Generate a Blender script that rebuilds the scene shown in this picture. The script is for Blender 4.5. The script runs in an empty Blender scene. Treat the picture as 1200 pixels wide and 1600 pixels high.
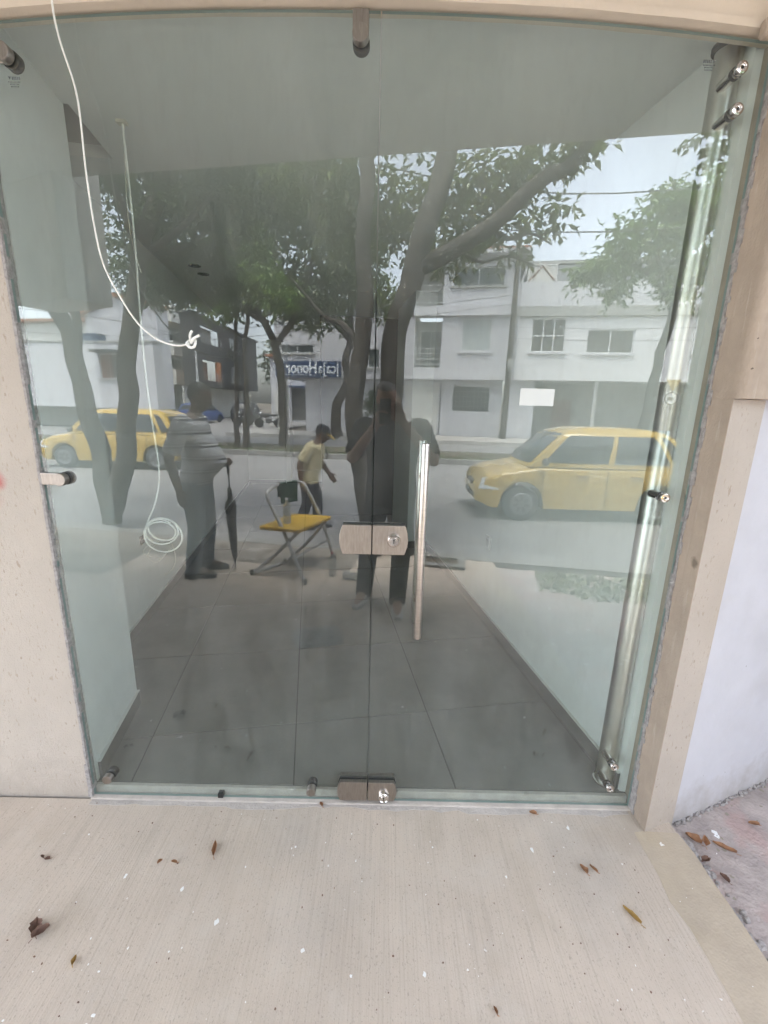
import bpy, bmesh, math, random
from math import radians, sin, cos, pi, sqrt, atan2, hypot
from mathutils import Vector, Matrix, noise as mnoise
random.seed(11)
C = bpy.context.scene.collection
SC = bpy.context.scene

# ------------------------------------------------------------------ camera
cam_d = bpy.data.cameras.new('camera')
cam = bpy.data.objects.new('camera', cam_d); C.objects.link(cam)
SC.camera = cam
right = Vector((0.99972, 0.0030, 0.0235)); down = Vector((0.0235, -0.2384, -0.9709))
right.normalize(); down = (down - right * down.dot(right)).normalized()
fwd = right.cross(down)                       # x right, y down, z forward
M = Matrix((right, -down, -fwd)).transposed()
cam.matrix_world = Matrix.Translation((0, -1.48, 1.55)) @ M.to_4x4()
cam_d.sensor_fit = 'VERTICAL'; cam_d.sensor_height = 24; cam_d.lens = 24 * 689 / 1600
cam_d.clip_start = 0.02; cam_d.clip_end = 600

# ------------------------------------------------------------------ sky, sun, exposure
SUN_EL, SUN_AZ = radians(72), radians(205)    # azimuth of the sun itself, measured like rotation below
w = bpy.data.worlds.new('World'); SC.world = w; w.use_nodes = True
nt = w.node_tree; nt.nodes.clear()
sky = nt.nodes.new('ShaderNodeTexSky'); sky.sky_type = 'NISHITA'; sky.sun_disc = False
sky.sun_elevation = SUN_EL; sky.sun_rotation = radians(-20)
sky.air_density = 1.0; sky.dust_density = 3.0; sky.ozone_density = 1.0
hs = nt.nodes.new('ShaderNodeHueSaturation'); hs.inputs['Saturation'].default_value = 0.42
tc = nt.nodes.new('ShaderNodeTexCoord')
nz = nt.nodes.new('ShaderNodeTexNoise'); nz.inputs['Scale'].default_value = 2.2; nz.inputs['Detail'].default_value = 5
rmp = nt.nodes.new('ShaderNodeMapRange'); rmp.inputs['From Min'].default_value = .3; rmp.inputs['From Max'].default_value = .7
rmp.inputs['To Min'].default_value = 1.0; rmp.inputs['To Max'].default_value = 1.9
mul = nt.nodes.new('ShaderNodeMixRGB'); mul.blend_type = 'MULTIPLY'; mul.inputs['Fac'].default_value = 1
bg = nt.nodes.new('ShaderNodeBackground'); bg.inputs['Strength'].default_value = 0.15
ow = nt.nodes.new('ShaderNodeOutputWorld')
L = nt.links.new
L(sky.outputs[0], hs.inputs['Color']); L(tc.outputs['Generated'], nz.inputs['Vector']); L(nz.outputs[0], rmp.inputs['Value'])
L(hs.outputs[0], mul.inputs['Color1']); L(rmp.outputs[0], mul.inputs['Color2']); L(mul.outputs[0], bg.inputs['Color']); L(bg.outputs[0], ow.inputs[0])
sd = bpy.data.lights.new('sun', 'SUN'); sd.energy = 1.5; sd.angle = radians(30); sd.color = (1, .96, .9)
so = bpy.data.objects.new('sun', sd); C.objects.link(so)
so.rotation_euler = (radians(90) - SUN_EL, 0, radians(160))   # the sun stands high over the street, behind our building
SC.view_settings.view_transform = 'Standard'; SC.view_settings.look = 'None'
SC.view_settings.exposure = 2.98; SC.view_settings.gamma = 1
SC.cycles.max_bounces = 10; SC.cycles.diffuse_bounces = 5; SC.cycles.glossy_bounces = 5
SC.cycles.transmission_bounces = 6; SC.cycles.transparent_max_bounces = 24
SC.cycles.use_denoising = True
SC.cycles.sample_clamp_indirect = 8

TI, TS = radians(9.4), radians(10)            # the shop and the street both run askew to the glass front
def IN(S, D, z=0):  return Vector((S * cos(TI) - D * sin(TI), S * sin(TI) + D * cos(TI), z))   # D metres into the shop
def ST(S, D, z=0):  return Vector((S * cos(TS) + D * sin(TS), S * sin(TS) - D * cos(TS), z))   # D metres out into the street

# ------------------------------------------------------------------ materials
def mat(name, col, rough=.6, metal=0., bump=0., bscale=40, var=.0, vscale=4, stretch=None, spec=None, emis=None):
    m = bpy.data.materials.new(name); m.use_nodes = True
    n = m.node_tree.nodes; l = m.node_tree.links.new; p = n['Principled BSDF']
    p.inputs['Base Color'].default_value = (*col, 1); p.inputs['Roughness'].default_value = rough; p.inputs['Metallic'].default_value = metal
    if spec is not None: p.inputs['Specular IOR Level'].default_value = spec
    tcn = n.new('ShaderNodeTexCoord'); mp = n.new('ShaderNodeMapping'); l(tcn.outputs['Object'], mp.inputs[0])
    if stretch: mp.inputs['Scale'].default_value = stretch
    if var:
        t = n.new('ShaderNodeTexNoise'); t.inputs['Scale'].default_value = vscale; t.inputs['Detail'].default_value = 6; t.inputs['Roughness'].default_value = .62
        l(mp.outputs[0], t.inputs['Vector'])
        r = n.new('ShaderNodeValToRGB'); r.color_ramp.elements[0].position = .3; r.color_ramp.elements[1].position = .72
        r.color_ramp.elements[0].color = (*[c * (1 - var) for c in col], 1); r.color_ramp.elements[1].color = (*[min(1, c * (1 + var)) for c in col], 1)
        l(t.outputs[0], r.inputs[0]); l(r.outputs[0], p.inputs['Base Color'])
        rr = n.new('ShaderNodeMapRange'); rr.inputs['To Min'].default_value = max(0.02, rough - .12 * min(1, var * 3)); rr.inputs['To Max'].default_value = min(1, rough + .12 * min(1, var * 3))
        l(t.outputs[0], rr.inputs['Value']); l(rr.outputs[0], p.inputs['Roughness'])
    if bump:
        t2 = n.new('ShaderNodeTexNoise'); t2.inputs['Scale'].default_value = bscale; t2.inputs['Detail'].default_value = 4
        l(mp.outputs[0], t2.inputs['Vector']); b = n.new('ShaderNodeBump'); b.inputs['Strength'].default_value = bump; b.inputs['Distance'].default_value = .01
        l(t2.outputs[0], b.inputs['Height']); l(b.outputs[0], p.inputs['Normal'])
    return m

def add_mix(m, fac_out, col):
    """mix a flat colour over the material's base colour by a mask socket"""
    n = m.node_tree.nodes; l = m.node_tree.links.new; p = n['Principled BSDF']
    mx = n.new('ShaderNodeMixRGB'); inp = p.inputs['Base Color']
    if inp.is_linked:
        l(inp.links[0].from_socket, mx.inputs['Color1'])
    else: mx.inputs['Color1'].default_value = inp.default_value[:]
    mx.inputs['Color2'].default_value = (*col, 1); l(fac_out, mx.inputs['Fac']); l(mx.outputs[0], p.inputs['Base Color'])

def noise_mask(m, scale, lo, hi, stretch=(1, 1, 1), detail=4, amount=1., seed=0., rough=.5):
    n = m.node_tree.nodes; l = m.node_tree.links.new
    g = n.new('ShaderNodeTexCoord'); mp = n.new('ShaderNodeMapping'); mp.inputs['Scale'].default_value = stretch; mp.inputs['Location'].default_value = (seed, seed * .7, seed * .3)
    l(g.outputs['Object'], mp.inputs[0]); t = n.new('ShaderNodeTexNoise'); t.inputs['Scale'].default_value = scale; t.inputs['Detail'].default_value = detail; t.inputs['Roughness'].default_value = rough
    l(mp.outputs[0], t.inputs['Vector']); r = n.new('ShaderNodeMapRange'); r.inputs['From Min'].default_value = lo; r.inputs['From Max'].default_value = hi
    r.inputs['To Max'].default_value = amount; l(t.outputs[0], r.inputs['Value']); return r.outputs[0]

def speck_mask(m, scale, size, keep, seed=0., stretch=(1, 1, 1), amount=1.):
    """scattered spots: voronoi cells, only some of which carry a spot"""
    n = m.node_tree.nodes; l = m.node_tree.links.new
    g = n.new('ShaderNodeTexCoord'); mp = n.new('ShaderNodeMapping'); mp.inputs['Location'].default_value = (seed, seed * 1.3, 0); mp.inputs['Scale'].default_value = stretch
    l(g.outputs['Object'], mp.inputs[0])
    dn = n.new('ShaderNodeTexNoise'); dn.inputs['Scale'].default_value = scale * 2.3; l(mp.outputs[0], dn.inputs['Vector'])
    ad = n.new('ShaderNodeMixRGB'); ad.blend_type = 'LINEAR_LIGHT'; ad.inputs['Fac'].default_value = .35 / scale
    l(mp.outputs[0], ad.inputs['Color1']); l(dn.outputs['Color'], ad.inputs['Color2'])
    v = n.new('ShaderNodeTexVoronoi'); v.inputs['Scale'].default_value = scale; l(ad.outputs[0], v.inputs['Vector'])
    sx = n.new('ShaderNodeSeparateXYZ'); l(v.outputs['Color'], sx.inputs[0])
    sz = n.new('ShaderNodeMath'); sz.operation = 'MULTIPLY'; sz.inputs[1].default_value = size; l(sx.outputs[1], sz.inputs[0])
    a = n.new('ShaderNodeMath'); a.operation = 'LESS_THAN'; l(v.outputs['Distance'], a.inputs[0]); l(sz.outputs[0], a.inputs[1])
    b = n.new('ShaderNodeMath'); b.operation = 'LESS_THAN'; l(sx.outputs[0], b.inputs[0]); b.inputs[1].default_value = keep
    c = n.new('ShaderNodeMath'); c.operation = 'MULTIPLY'; l(a.outputs[0], c.inputs[0]); l(b.outputs[0], c.inputs[1])
    d = n.new('ShaderNodeMath'); d.operation = 'MULTIPLY'; l(c.outputs[0], d.inputs[0]); d.inputs[1].default_value = amount
    return d.outputs[0]

def blob_mask(m, centre, radius, soft=.5, warp=.5, wscale=9, amount=1.):
    n = m.node_tree.nodes; l = m.node_tree.links.new
    g = n.new('ShaderNodeTexCoord'); s = n.new('ShaderNodeVectorMath'); s.operation = 'DISTANCE'; l(g.outputs['Object'], s.inputs[0]); s.inputs[1].default_value = centre
    t = n.new('ShaderNodeTexNoise'); t.inputs['Scale'].default_value = wscale; t.inputs['Detail'].default_value = 5; l(g.outputs['Object'], t.inputs['Vector'])
    a = n.new('ShaderNodeMath'); a.operation = 'MULTIPLY_ADD'; l(t.outputs[0], a.inputs[0]); a.inputs[1].default_value = -radius * warp * 2; l(s.outputs['Value'], a.inputs[2])
    r = n.new('ShaderNodeMapRange'); r.inputs['From Min'].default_value = radius * (1 - warp); r.inputs['From Max'].default_value = radius * (1 - warp) - radius * soft
    r.inputs['To Max'].default_value = amount; l(a.outputs[0], r.inputs['Value']); return r.outputs[0]

def add_bump(m, scale, strength, stretch=(1, 1, 1), dist=.004, detail=4):
    n = m.node_tree.nodes; l = m.node_tree.links.new; p = n['Principled BSDF']
    g = n.new('ShaderNodeTexCoord'); mp = n.new('ShaderNodeMapping'); mp.inputs['Scale'].default_value = stretch; l(g.outputs['Object'], mp.inputs[0])
    t = n.new('ShaderNodeTexNoise'); t.inputs['Scale'].default_value = scale; t.inputs['Detail'].default_value = detail; l(mp.outputs[0], t.inputs['Vector'])
    b = n.new('ShaderNodeBump'); b.inputs['Strength'].default_value = strength; b.inputs['Distance'].default_value = dist
    l(t.outputs[0], b.inputs['Height'])
    if p.inputs['Normal'].is_linked: l(p.inputs['Normal'].links[0].from_socket, b.inputs['Normal'])
    l(b.outputs[0], p.inputs['Normal'])

def glass_mat(name, tint, edge=False):
    """one 10 mm sheet: tinted see-through, mirror-like from the outside of either face with a Schlick falloff"""
    m = bpy.data.materials.new(name); m.use_nodes = True; n = m.node_tree.nodes; l = m.node_tree.links.new; n.clear()
    o = n.new('ShaderNodeOutputMaterial'); tr = n.new('ShaderNodeBsdfTransparent'); tr.inputs[0].default_value = (*tint, 1)
    gl = n.new('ShaderNodeBsdfGlossy'); gl.inputs['Roughness'].default_value = 0.0; gl.inputs['Color'].default_value = (.97, 1, .99, 1)
    lw = n.new('ShaderNodeLayerWeight'); lw.inputs['Blend'].default_value = .5
    pw = n.new('ShaderNodeMath'); pw.operation = 'POWER'; pw.inputs[1].default_value = 5; l(lw.outputs['Facing'], pw.inputs[0])
    fm = n.new('ShaderNodeMath'); fm.operation = 'MULTIPLY_ADD'; fm.inputs[1].default_value = .84; fm.inputs[2].default_value = .105; l(pw.outputs[0], fm.inputs[0])
    ge = n.new('ShaderNodeNewGeometry'); iv = n.new('ShaderNodeMath'); iv.operation = 'SUBTRACT'; iv.inputs[0].default_value = 1; l(ge.outputs['Backfacing'], iv.inputs[1])
    f2 = n.new('ShaderNodeMath'); f2.operation = 'MULTIPLY'; l(fm.outputs[0], f2.inputs[0]); l(iv.outputs[0], f2.inputs[1])
    mx = n.new('ShaderNodeMixShader'); l(f2.outputs[0], mx.inputs[0]); l(tr.outputs[0], mx.inputs[1]); l(gl.outputs[0], mx.inputs[2])
    # a thin film of dust and wipe marks on the sheet
    df = n.new('ShaderNodeBsdfDiffuse'); df.inputs[0].default_value = (.62, .64, .62, 1)
    g = n.new('ShaderNodeTexCoord'); mp = n.new('ShaderNodeMapping'); mp.inputs['Scale'].default_value = (1.6, 1, .7); mp.inputs['Rotation'].default_value = (0, .5, 0); l(g.outputs['Object'], mp.inputs[0])
    t = n.new('ShaderNodeTexNoise'); t.inputs['Scale'].default_value = 3.1; t.inputs['Detail'].default_value = 7; t.inputs['Roughness'].default_value = .65; l(mp.outputs[0], t.inputs['Vector'])
    r = n.new('ShaderNodeMapRange'); r.inputs['From Min'].default_value = .42; r.inputs['From Max'].default_value = .75; r.inputs['To Min'].default_value = .018; r.inputs['To Max'].default_value = .085; l(t.outputs[0], r.inputs['Value'])
    mp2 = n.new('ShaderNodeMapping'); mp2.inputs['Scale'].default_value = (9, 1, 2.2); mp2.inputs['Rotation'].default_value = (0, -.35, 0); l(g.outputs['Object'], mp2.inputs[0])
    t2 = n.new('ShaderNodeTexNoise'); t2.inputs['Scale'].default_value = 2.4; t2.inputs['Detail'].default_value = 8; t2.inputs['Roughness'].default_value = .7; l(mp2.outputs[0], t2.inputs['Vector'])
    r2 = n.new('ShaderNodeMapRange'); r2.inputs['From Min'].default_value = .52; r2.inputs['From Max'].default_value = .74; r2.inputs['To Max'].default_value = .055; l(t2.outputs[0], r2.inputs['Value'])
    ad = n.new('ShaderNodeMath'); l(r.outputs[0], ad.inputs[0]); l(r2.outputs[0], ad.inputs[1]); r = ad
    fd = n.new('ShaderNodeMath'); fd.operation = 'MULTIPLY'; l(r.outputs[0], fd.inputs[0]); l(iv.outputs[0], fd.inputs[1])
    m2 = n.new('ShaderNodeMixShader'); l(fd.outputs[0], m2.inputs[0]); l(mx.outputs[0], m2.inputs[1]); l(df.outputs[0], m2.inputs[2])
    l(m2.outputs[0], o.inputs[0]); return m

MT = {}
MT['glass'] = glass_mat('door_glass', (.905, .942, .932))
MT['glass_edge'] = mat('glass_edge', (.17, .24, .225), .3)
m = MT['pave'] = mat('brushed_concrete', (.49, .415, .345), .85, var=.10, vscale=2.3)
add_mix(m, noise_mask(m, 1.0, .50, .76, (170, 3.6, 1), 4, .32, 3), (.26, .222, .185))
add_mix(m, noise_mask(m, 1.0, .52, .85, (40, 1.3, 1), 4, .22, 8), (.30, .255, .205))
add_mix(m, noise_mask(m, 1.4, .52, .72, (1, .7, 1), 5, .22, 5), (.44, .37, .29))
add_mix(m, noise_mask(m, 2.0, .55, .75, (1, 1, 1), 5, .35, 17), (.33, .315, .30))
add_mix(m, noise_mask(m, 260, .60, .72, (1, .55, 1), 2, .5, 2), (.20, .18, .16))
add_mix(m, speck_mask(m, 30, .14, .14, 2, amount=.75), (.74, .73, .71))
add_mix(m, speck_mask(m, 75, .16, .05, 9, (1, .6, 1), .7), (.16, .13, .11))
add_bump(m, 1, .35, (150, 3.2, 1), .003); add_bump(m, 240, .35, dist=.0016)
add_mix(m, noise_mask(m, 7, .50, .74, (1, .8, 1), 7, .5, 21, .7), (.53, .475, .415)); add_mix(m, noise_mask(m, 3.3, .56, .70, (1, .8, 1), 6, .45, 33), (.36, .30, .235)); add_mix(m, noise_mask(m, 1.6, .60, .66, (1, 1, 1), 5, .28, 41), (.26, .225, .19))
m = MT['strip'] = mat('tan_cement', (.43, .36, .28), .8, var=.12, vscale=6, bump=.25, bscale=120)
add_mix(m, speck_mask(m, 26, .22, .10, 4), (.8, .79, .76)); add_mix(m, noise_mask(m, 4, .5, .75, amount=.5), (.42, .34, .22))
m = MT['yard'] = mat('rough_yard_concrete', (.40, .345, .325), .9, var=.24, vscale=9, bump=.7, bscale=70)
add_mix(m, noise_mask(m, 5, .52, .62, amount=.55, seed=3), (.46, .31, .285)); add_mix(m, speck_mask(m, 17, .36, .3, 1), (.85, .85, .85)); add_mix(m, speck_mask(m, 40, .4, .2, 5), (.30, .27, .22))
m = MT['column'] = mat('cream_roughcast', (.47, .415, .36), .85, var=.06, vscale=5, bump=.35, bscale=190)
add_mix(m, noise_mask(m, 1, .62, .72, (120, 40, 38), 3, .7, 3), (.36, .29, .23)); add_mix(m, noise_mask(m, 6, .55, .8, (1, 1, .4), 5, .35, 1), (.54, .49, .445))
add_mix(m, blob_mask(m, (-1.31, -.012, 1.265), .045, .9, .5, 14), (.42, .05, .05)); add_mix(m, blob_mask(m, (-1.325, -.012, 1.20), .045, 1.2, .5, 14, .4), (.5, .2, .2))
add_mix(m, speck_mask(m, 70, .30, .16, 5, (1, 1, .6), .6), (.27, .21, .165)); add_mix(m, speck_mask(m, 28, .22, .06, 8, (1, 1, .4), .55), (.30, .22, .16)); add_mix(m, noise_mask(m, 2.2, .54, .74, (1, 1, .5), 7, .45, 13), (.43, .365, .30))
add_bump(m, 1, .35, (120, 120, 40), .004)
m = MT['jamb'] = mat('beige_painted_render', (.40, .325, .26), .8, var=.13, vscale=7, bump=.3, bscale=120)
add_mix(m, noise_mask(m, 1, .60, .72, (60, 60, 9), 4, .45, 4), (.52, .455, .39)); add_mix(m, blob_mask(m, (1.042, -.092, 1.06), .022, .6, .7, 60, .8), (.15, .12, .09))
add_mix(m, speck_mask(m, 34, .22, .07, 2), (.12, .09, .07)); add_mix(m, noise_mask(m, 1, .52, .75, (70, 70, 5), 4, .35, 9), (.31, .25, .195)); add_mix(m, noise_mask(m, 3, .55, .7, (1, 1, .5), 6, .35, 15), (.47, .40, .335)); add_bump(m, 1, .3, (90, 90, 10), .004)
m = MT['lintel'] = mat('beige_painted_lintel', (.62, .53, .435), .7, var=.05, vscale=5, bump=.25, bscale=35)
MT['white_render'] = mat('white_lime_render', (.56, .56, .60), .85, var=.05, vscale=4, bump=.35, bscale=26)
def foot_mask(m, z0, z1, scale=7, amount=.8):
    n = m.node_tree.nodes; l = m.node_tree.links.new; g = n.new('ShaderNodeTexCoord'); sx = n.new('ShaderNodeSeparateXYZ'); l(g.outputs['Object'], sx.inputs[0])
    t = n.new('ShaderNodeTexNoise'); t.inputs['Scale'].default_value = scale; t.inputs['Detail'].default_value = 7; t.inputs['Roughness'].default_value = .7; l(g.outputs['Object'], t.inputs['Vector'])
    a = n.new('ShaderNodeMath'); a.operation = 'MULTIPLY_ADD'; l(t.outputs[0], a.inputs[0]); a.inputs[1].default_value = -(z1 - z0) * 2.2; l(sx.outputs[2], a.inputs[2])
    r = n.new('ShaderNodeMapRange'); r.inputs['From Min'].default_value = z1 - (z1 - z0) * 1.1; r.inputs['From Max'].default_value = z0 - (z1 - z0) * 1.1; r.inputs['To Max'].default_value = amount; l(a.outputs[0], r.inputs['Value']); return r.outputs[0]
add_mix(MT['white_render'], foot_mask(MT['white_render'], -.09, .10, 9, .75), (.36, .33, .31)); add_mix(MT['white_render'], noise_mask(MT['white_render'], 3, .56, .72, amount=.35, detail=7), (.44, .43, .44))
add_mix(MT['white_render'], speck_mask(MT['white_render'], 30, .12, .06, 3), (.25, .24, .24))
add_mix(MT['column'], foot_mask(MT['column'], -.04, .12, 12, .6), (.36, .31, .265)); add_mix(MT['jamb'], foot_mask(MT['jamb'], -.04, .16, 12, .5), (.30, .245, .20))
MT['mortar'] = mat('crumbled_mortar', (.36, .335, .325), .95, var=.3, vscale=60, bump=.8, bscale=120)
MT['soffit'] = mat('soffit_paint', (.48, .475, .45), .9, var=.03, vscale=3)
MT['wall'] = mat('shop_white_paint', (.76, .77, .75), .75, var=.025, vscale=2, bump=.06, bscale=30)
add_mix(MT['wall'], noise_mask(MT['wall'], 1.6, .58, .75, amount=.25, detail=7), (.58, .585, .56)); add_mix(MT['wall'], foot_mask(MT['wall'], .08, .32, 8, .3), (.52, .52, .49))
MT['ceil'] = mat('shop_ceiling_paint', (.72, .72, .70), .9, var=.02, vscale=2)
m = MT['tile'] = mat('grey_porcelain_tile', (.175, .165, .15), .42, var=.16, vscale=5)
add_mix(m, noise_mask(m, 2.3, .52, .75, amount=.4, seed=4, detail=6), (.225, .212, .195)); add_mix(m, speck_mask(m, 16, .16, .10, 3), (.33, .32, .30))
MT['grout'] = mat('tile_grout', (.075, .073, .068), .9)
MT['skirt'] = mat('skirting_tile', (.12, .115, .105), .45, var=.1, vscale=6)
MT['skirt_top'] = mat('skirting_white_edge', (.62, .62, .58), .6)
m = MT['steel'] = mat('brushed_steel', (.56, .52, .48), .30, 1., var=.12, vscale=3, stretch=(3, 3, 60))
MT['steel_plate'] = mat('worn_steel_plate', (.38, .345, .315), .36, 1., var=.16, vscale=12, stretch=(12, 3, 2))
MT['steel_pol'] = mat('polished_steel', (.72, .68, .65), .14, 1.)
MT['post'] = mat('stainless_post', (.60, .585, .54), .34, 1., var=.06, vscale=5, stretch=(8, 8, 1))
MT['black'] = mat('black_rubber', (.018, .018, .018), .55)
MT['cable'] = mat('white_cable_sheath', (.80, .80, .76), .5, var=.05, vscale=30)
MT['cable_old'] = mat('old_cable_sheath', (.60, .57, .48), .55, var=.08, vscale=30)
MT['etch'] = mat('etched_ink', (.10, .11, .11), .8)
MT['sticker'] = mat('white_paper_sticker', (.60, .62, .605), .7)
MT['plastic'] = mat('white_plastic', (.72, .72, .70), .4)
MT['dark'] = mat('dark_void', (.03, .03, .03), .9)
MT['tape'] = None

# ------------------------------------------------------------------ mesh helpers
class MB:
    def __init__(s): s.v = []; s.f = []; s.mi = []; s.cur = 0
    def add(s, vs, fs):
        o = len(s.v); s.v += [tuple(v) for v in vs]; s.f += [tuple(i + o for i in f) for f in fs]; s.mi += [s.cur] * len(fs); return o
    def quad(s, a, b, c, d): s.add([a, b, c, d], [(0, 1, 2, 3)])
    def box(s, x0, x1, y0, y1, z0, z1, b=0., skip=''):
        if b <= 0:
            vs = [(x, y, z) for x in (x0, x1) for y in (y0, y1) for z in (z0, z1)]
            s.add(vs, [(0, 1, 3, 2), (4, 6, 7, 5), (0, 4, 5, 1), (2, 3, 7, 6), (0, 2, 6, 4), (1, 5, 7, 3)]); return
        bm = bmesh.new(); bmesh.ops.create_cube(bm, size=1)
        for v in bm.verts: v.co = Vector(((x0 + x1) / 2 + v.co.x * (x1 - x0), (y0 + y1) / 2 + v.co.y * (y1 - y0), (z0 + z1) / 2 + v.co.z * (z1 - z0)))
        bmesh.ops.bevel(bm, geom=bm.edges[:], offset=b, segments=2, affect='EDGES', profile=.5)
        s.bm(bm)
    def bm(s, bm):
        bm.verts.index_update(); s.add([v.co[:] for v in bm.verts], [[v.index for v in f.verts] for f in bm.faces]); bm.free()
    def prism(s, pts, axis, a, b):
        """polygon pts in the two other axes, extruded along axis from a to b"""
        def mk(p, t):
            return {'x': (t, p[0], p[1]), 'y': (p[0], t, p[1]), 'z': (p[0], p[1], t)}[axis]
        n = len(pts); s.add([mk(p, a) for p in pts] + [mk(p, b) for p in pts],
            [tuple(range(n)), tuple(range(2 * n - 1, n - 1, -1))] + [(i, (i + 1) % n, n + (i + 1) % n, n + i) for i in range(n)])
    def tube(s, path, r, n=8, cap=True):
        P = [Vector(p) for p in path]; k = len(P); R = r if isinstance(r, (list, tuple)) else [r] * k
        T = [(P[min(i + 1, k - 1)] - P[max(i - 1, 0)]).normalized() for i in range(k)]
        u = T[0].orthogonal().normalized(); vs = []; fs = []
        for i in range(k):
            u = (u - T[i] * u.dot(T[i])); u = u.normalized() if u.length > 1e-6 else T[i].orthogonal().normalized()
            w_ = T[i].cross(u)
            vs += [P[i] + (u * cos(2 * pi * j / n) + w_ * sin(2 * pi * j / n)) * R[i] for j in range(n)]
        for i in range(k - 1):
            fs += [(i * n + j, i * n + (j + 1) % n, (i + 1) * n + (j + 1) % n, (i + 1) * n + j) for j in range(n)]
        if cap: fs += [tuple(range(n - 1, -1, -1)), tuple((k - 1) * n + j for j in range(n))]
        s.add(vs, fs)
    def lathe(s, prof, o, ax, n=24):
        """profile [(r, t)] turned about the line through o along ax"""
        ax = Vector(ax).normalized(); u = ax.orthogonal().normalized(); w_ = ax.cross(u); o = Vector(o); k = len(prof); vs = []; fs = []
        for r, t in prof: vs += [o + ax * t + (u * cos(2 * pi * j / n) + w_ * sin(2 * pi * j / n)) * r for j in range(n)]
        for i in range(k - 1): fs += [(i * n + j, i * n + (j + 1) % n, (i + 1) * n + (j + 1) % n, (i + 1) * n + j) for j in range(n)]
        fs += [tuple(range(n - 1, -1, -1)), tuple((k - 1) * n + j for j in range(n))]
        s.add(vs, fs)
    def ball(s, c, rx, ry, rz, nu=14, nv=9):
        vs = []; fs = []
        for i in range(nv + 1):
            a = pi * i / nv
            vs += [(c[0] + rx * sin(a) * cos(2 * pi * j / nu), c[1] + ry * sin(a) * sin(2 * pi * j / nu), c[2] + rz * cos(a)) for j in range(nu)]
        for i in range(nv): fs += [(i * nu + j, (i + 1) * nu + j, (i + 1) * nu + (j + 1) % nu, i * nu + (j + 1) % nu) for j in range(nu)]
        s.add(vs, fs)
    def build(s, name, mats, parent=None, loc=(0, 0, 0), rz=0, smooth=0, keep=False, **props):
        me = bpy.data.meshes.new(name); me.from_pydata(s.v, [], s.f)
        bm = bmesh.new(); bm.from_mesh(me)
        for i, f in enumerate(bm.faces): f.material_index = s.mi[i] if i < len(s.mi) else 0
        bmesh.ops.remove_doubles(bm, verts=bm.verts, dist=1e-6) if smooth == 2 else None
        if len(bm.faces) < 40000 and not keep: bmesh.ops.recalc_face_normals(bm, faces=bm.faces)
        bm.to_mesh(me); bm.free()
        for m_ in (mats if isinstance(mats, (list, tuple)) else [mats]): me.materials.append(m_)
        if smooth:
            for p in me.polygons: p.use_smooth = True
            try: me.set_sharp_from_angle(angle=radians(42))
            except Exception: pass
        return link(name, me, parent, loc, rz, **props)
def link(name, me, parent=None, loc=(0, 0, 0), rz=0, **props):
    o = bpy.data.objects.new(name, me); C.objects.link(o); o.location = loc; o.rotation_euler = (0, 0, rz)
    if parent: o.parent = parent
    for k, v in props.items(): o[k] = v
    return o
def thing(name, label, cat, loc=(0, 0, 0), rz=0, group=None):
    o = bpy.data.objects.new(name, None); C.objects.link(o); o.location = loc; o.rotation_euler = (0, 0, rz); o.empty_display_size = .1
    o['label'] = label; o['category'] = cat
    if group: o['group'] = group
    return o
def tag(o, label, cat, group=None):
    o['label'] = label; o['category'] = cat
    if group: o['group'] = group
    return o
def copy_tree(o, parent=None):
    c = o.copy(); C.objects.link(c)
    if parent: c.parent = parent
    for ch in list(o.children): copy_tree(ch, c)
    return c
def struct(mb, name, m, **k): return mb.build(name, m, kind='structure', **k)
def spline(pts, n=8):
    P = [Vector(p) for p in pts]; out = []
    for i in range(len(P) - 1):
        a, b, c, d = P[max(i - 1, 0)], P[i], P[i + 1], P[min(i + 2, len(P) - 1)]
        for k in range(n):
            t = k / n; out.append(.5 * ((2 * b) + (c - a) * t + (2 * a - 5 * b + 4 * c - d) * t * t + (3 * b - a - 3 * c + d) * t ** 3))
    out.append(P[-1]); return out

# ================================================================== THE GROUND
PZ = -.036
KD = 3.2                                                     # the near kerb, metres from the shop
mb = MB(); q = [ST(-60, KD - .15, 0), ST(1.18 / cos(TS) + .2, KD - .15, 0)]
def ypt(x, D): return (D / cos(TS) * -1 + x * math.tan(TS))  # y on the line D = const at a given x
gx = [-40, -20, -8, -4, -2, -1, 0, 1.165]
pv = MB()
for a, b in zip(gx[:-1], gx[1:]):
    pv.quad((a, -.022, PZ), (a, ypt(a, KD - .15), PZ), (b, ypt(b, KD - .15), PZ), (b, -.022, PZ))
pv.quad((1.165, -.022, PZ), (1.165, ypt(1.165, KD - .15), PZ), (1.165, ypt(1.165, KD - .15), PZ - .2), (1.165, -.022, PZ - .2))
struct(pv, 'pavement', MT['pave'])
mb = MB(); pts = []
n = 26
for i in range(n + 1):
    y = -.118 - i * (2.1 / n); pts.append((1.178 + .006 * mnoise.noise((y * 9, 3, 1)) - .02 * max(0, mnoise.noise((y * 5, 9, 1))), y))
lft = [(1.0 + .022 * mnoise.noise((i * .31, 4, 2)) - .03 * max(0, mnoise.noise((i * .9, 1, 6))), -.118 - i * (2.1 / n)) for i in range(n + 1)]
mb.prism([(1.035, -.112)] + lft + pts[::-1], 'z', PZ - .09, PZ + .0012)
struct(mb, 'pavement_cement_strip', MT['strip'])
mb = MB()
N = 46                                                       # the yard beside it, a little lower and uneven
xs = [1.12 + i * .06 for i in range(N)] + [5, 9, 40]
ys = [.35 - j * .06 for j in range(N)] + [-2.75]
def yz(x, y): return PZ - .055 + .012 * mnoise.noise((x * 3, y * 3, 2)) + .006 * mnoise.noise((x * 14, y * 14, 5))
vs = [(x, y if j < N else ypt(x, KD - .15), yz(x, y)) for i, x in enumerate(xs) for j, y in enumerate(ys)]
ny = len(ys)
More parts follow.
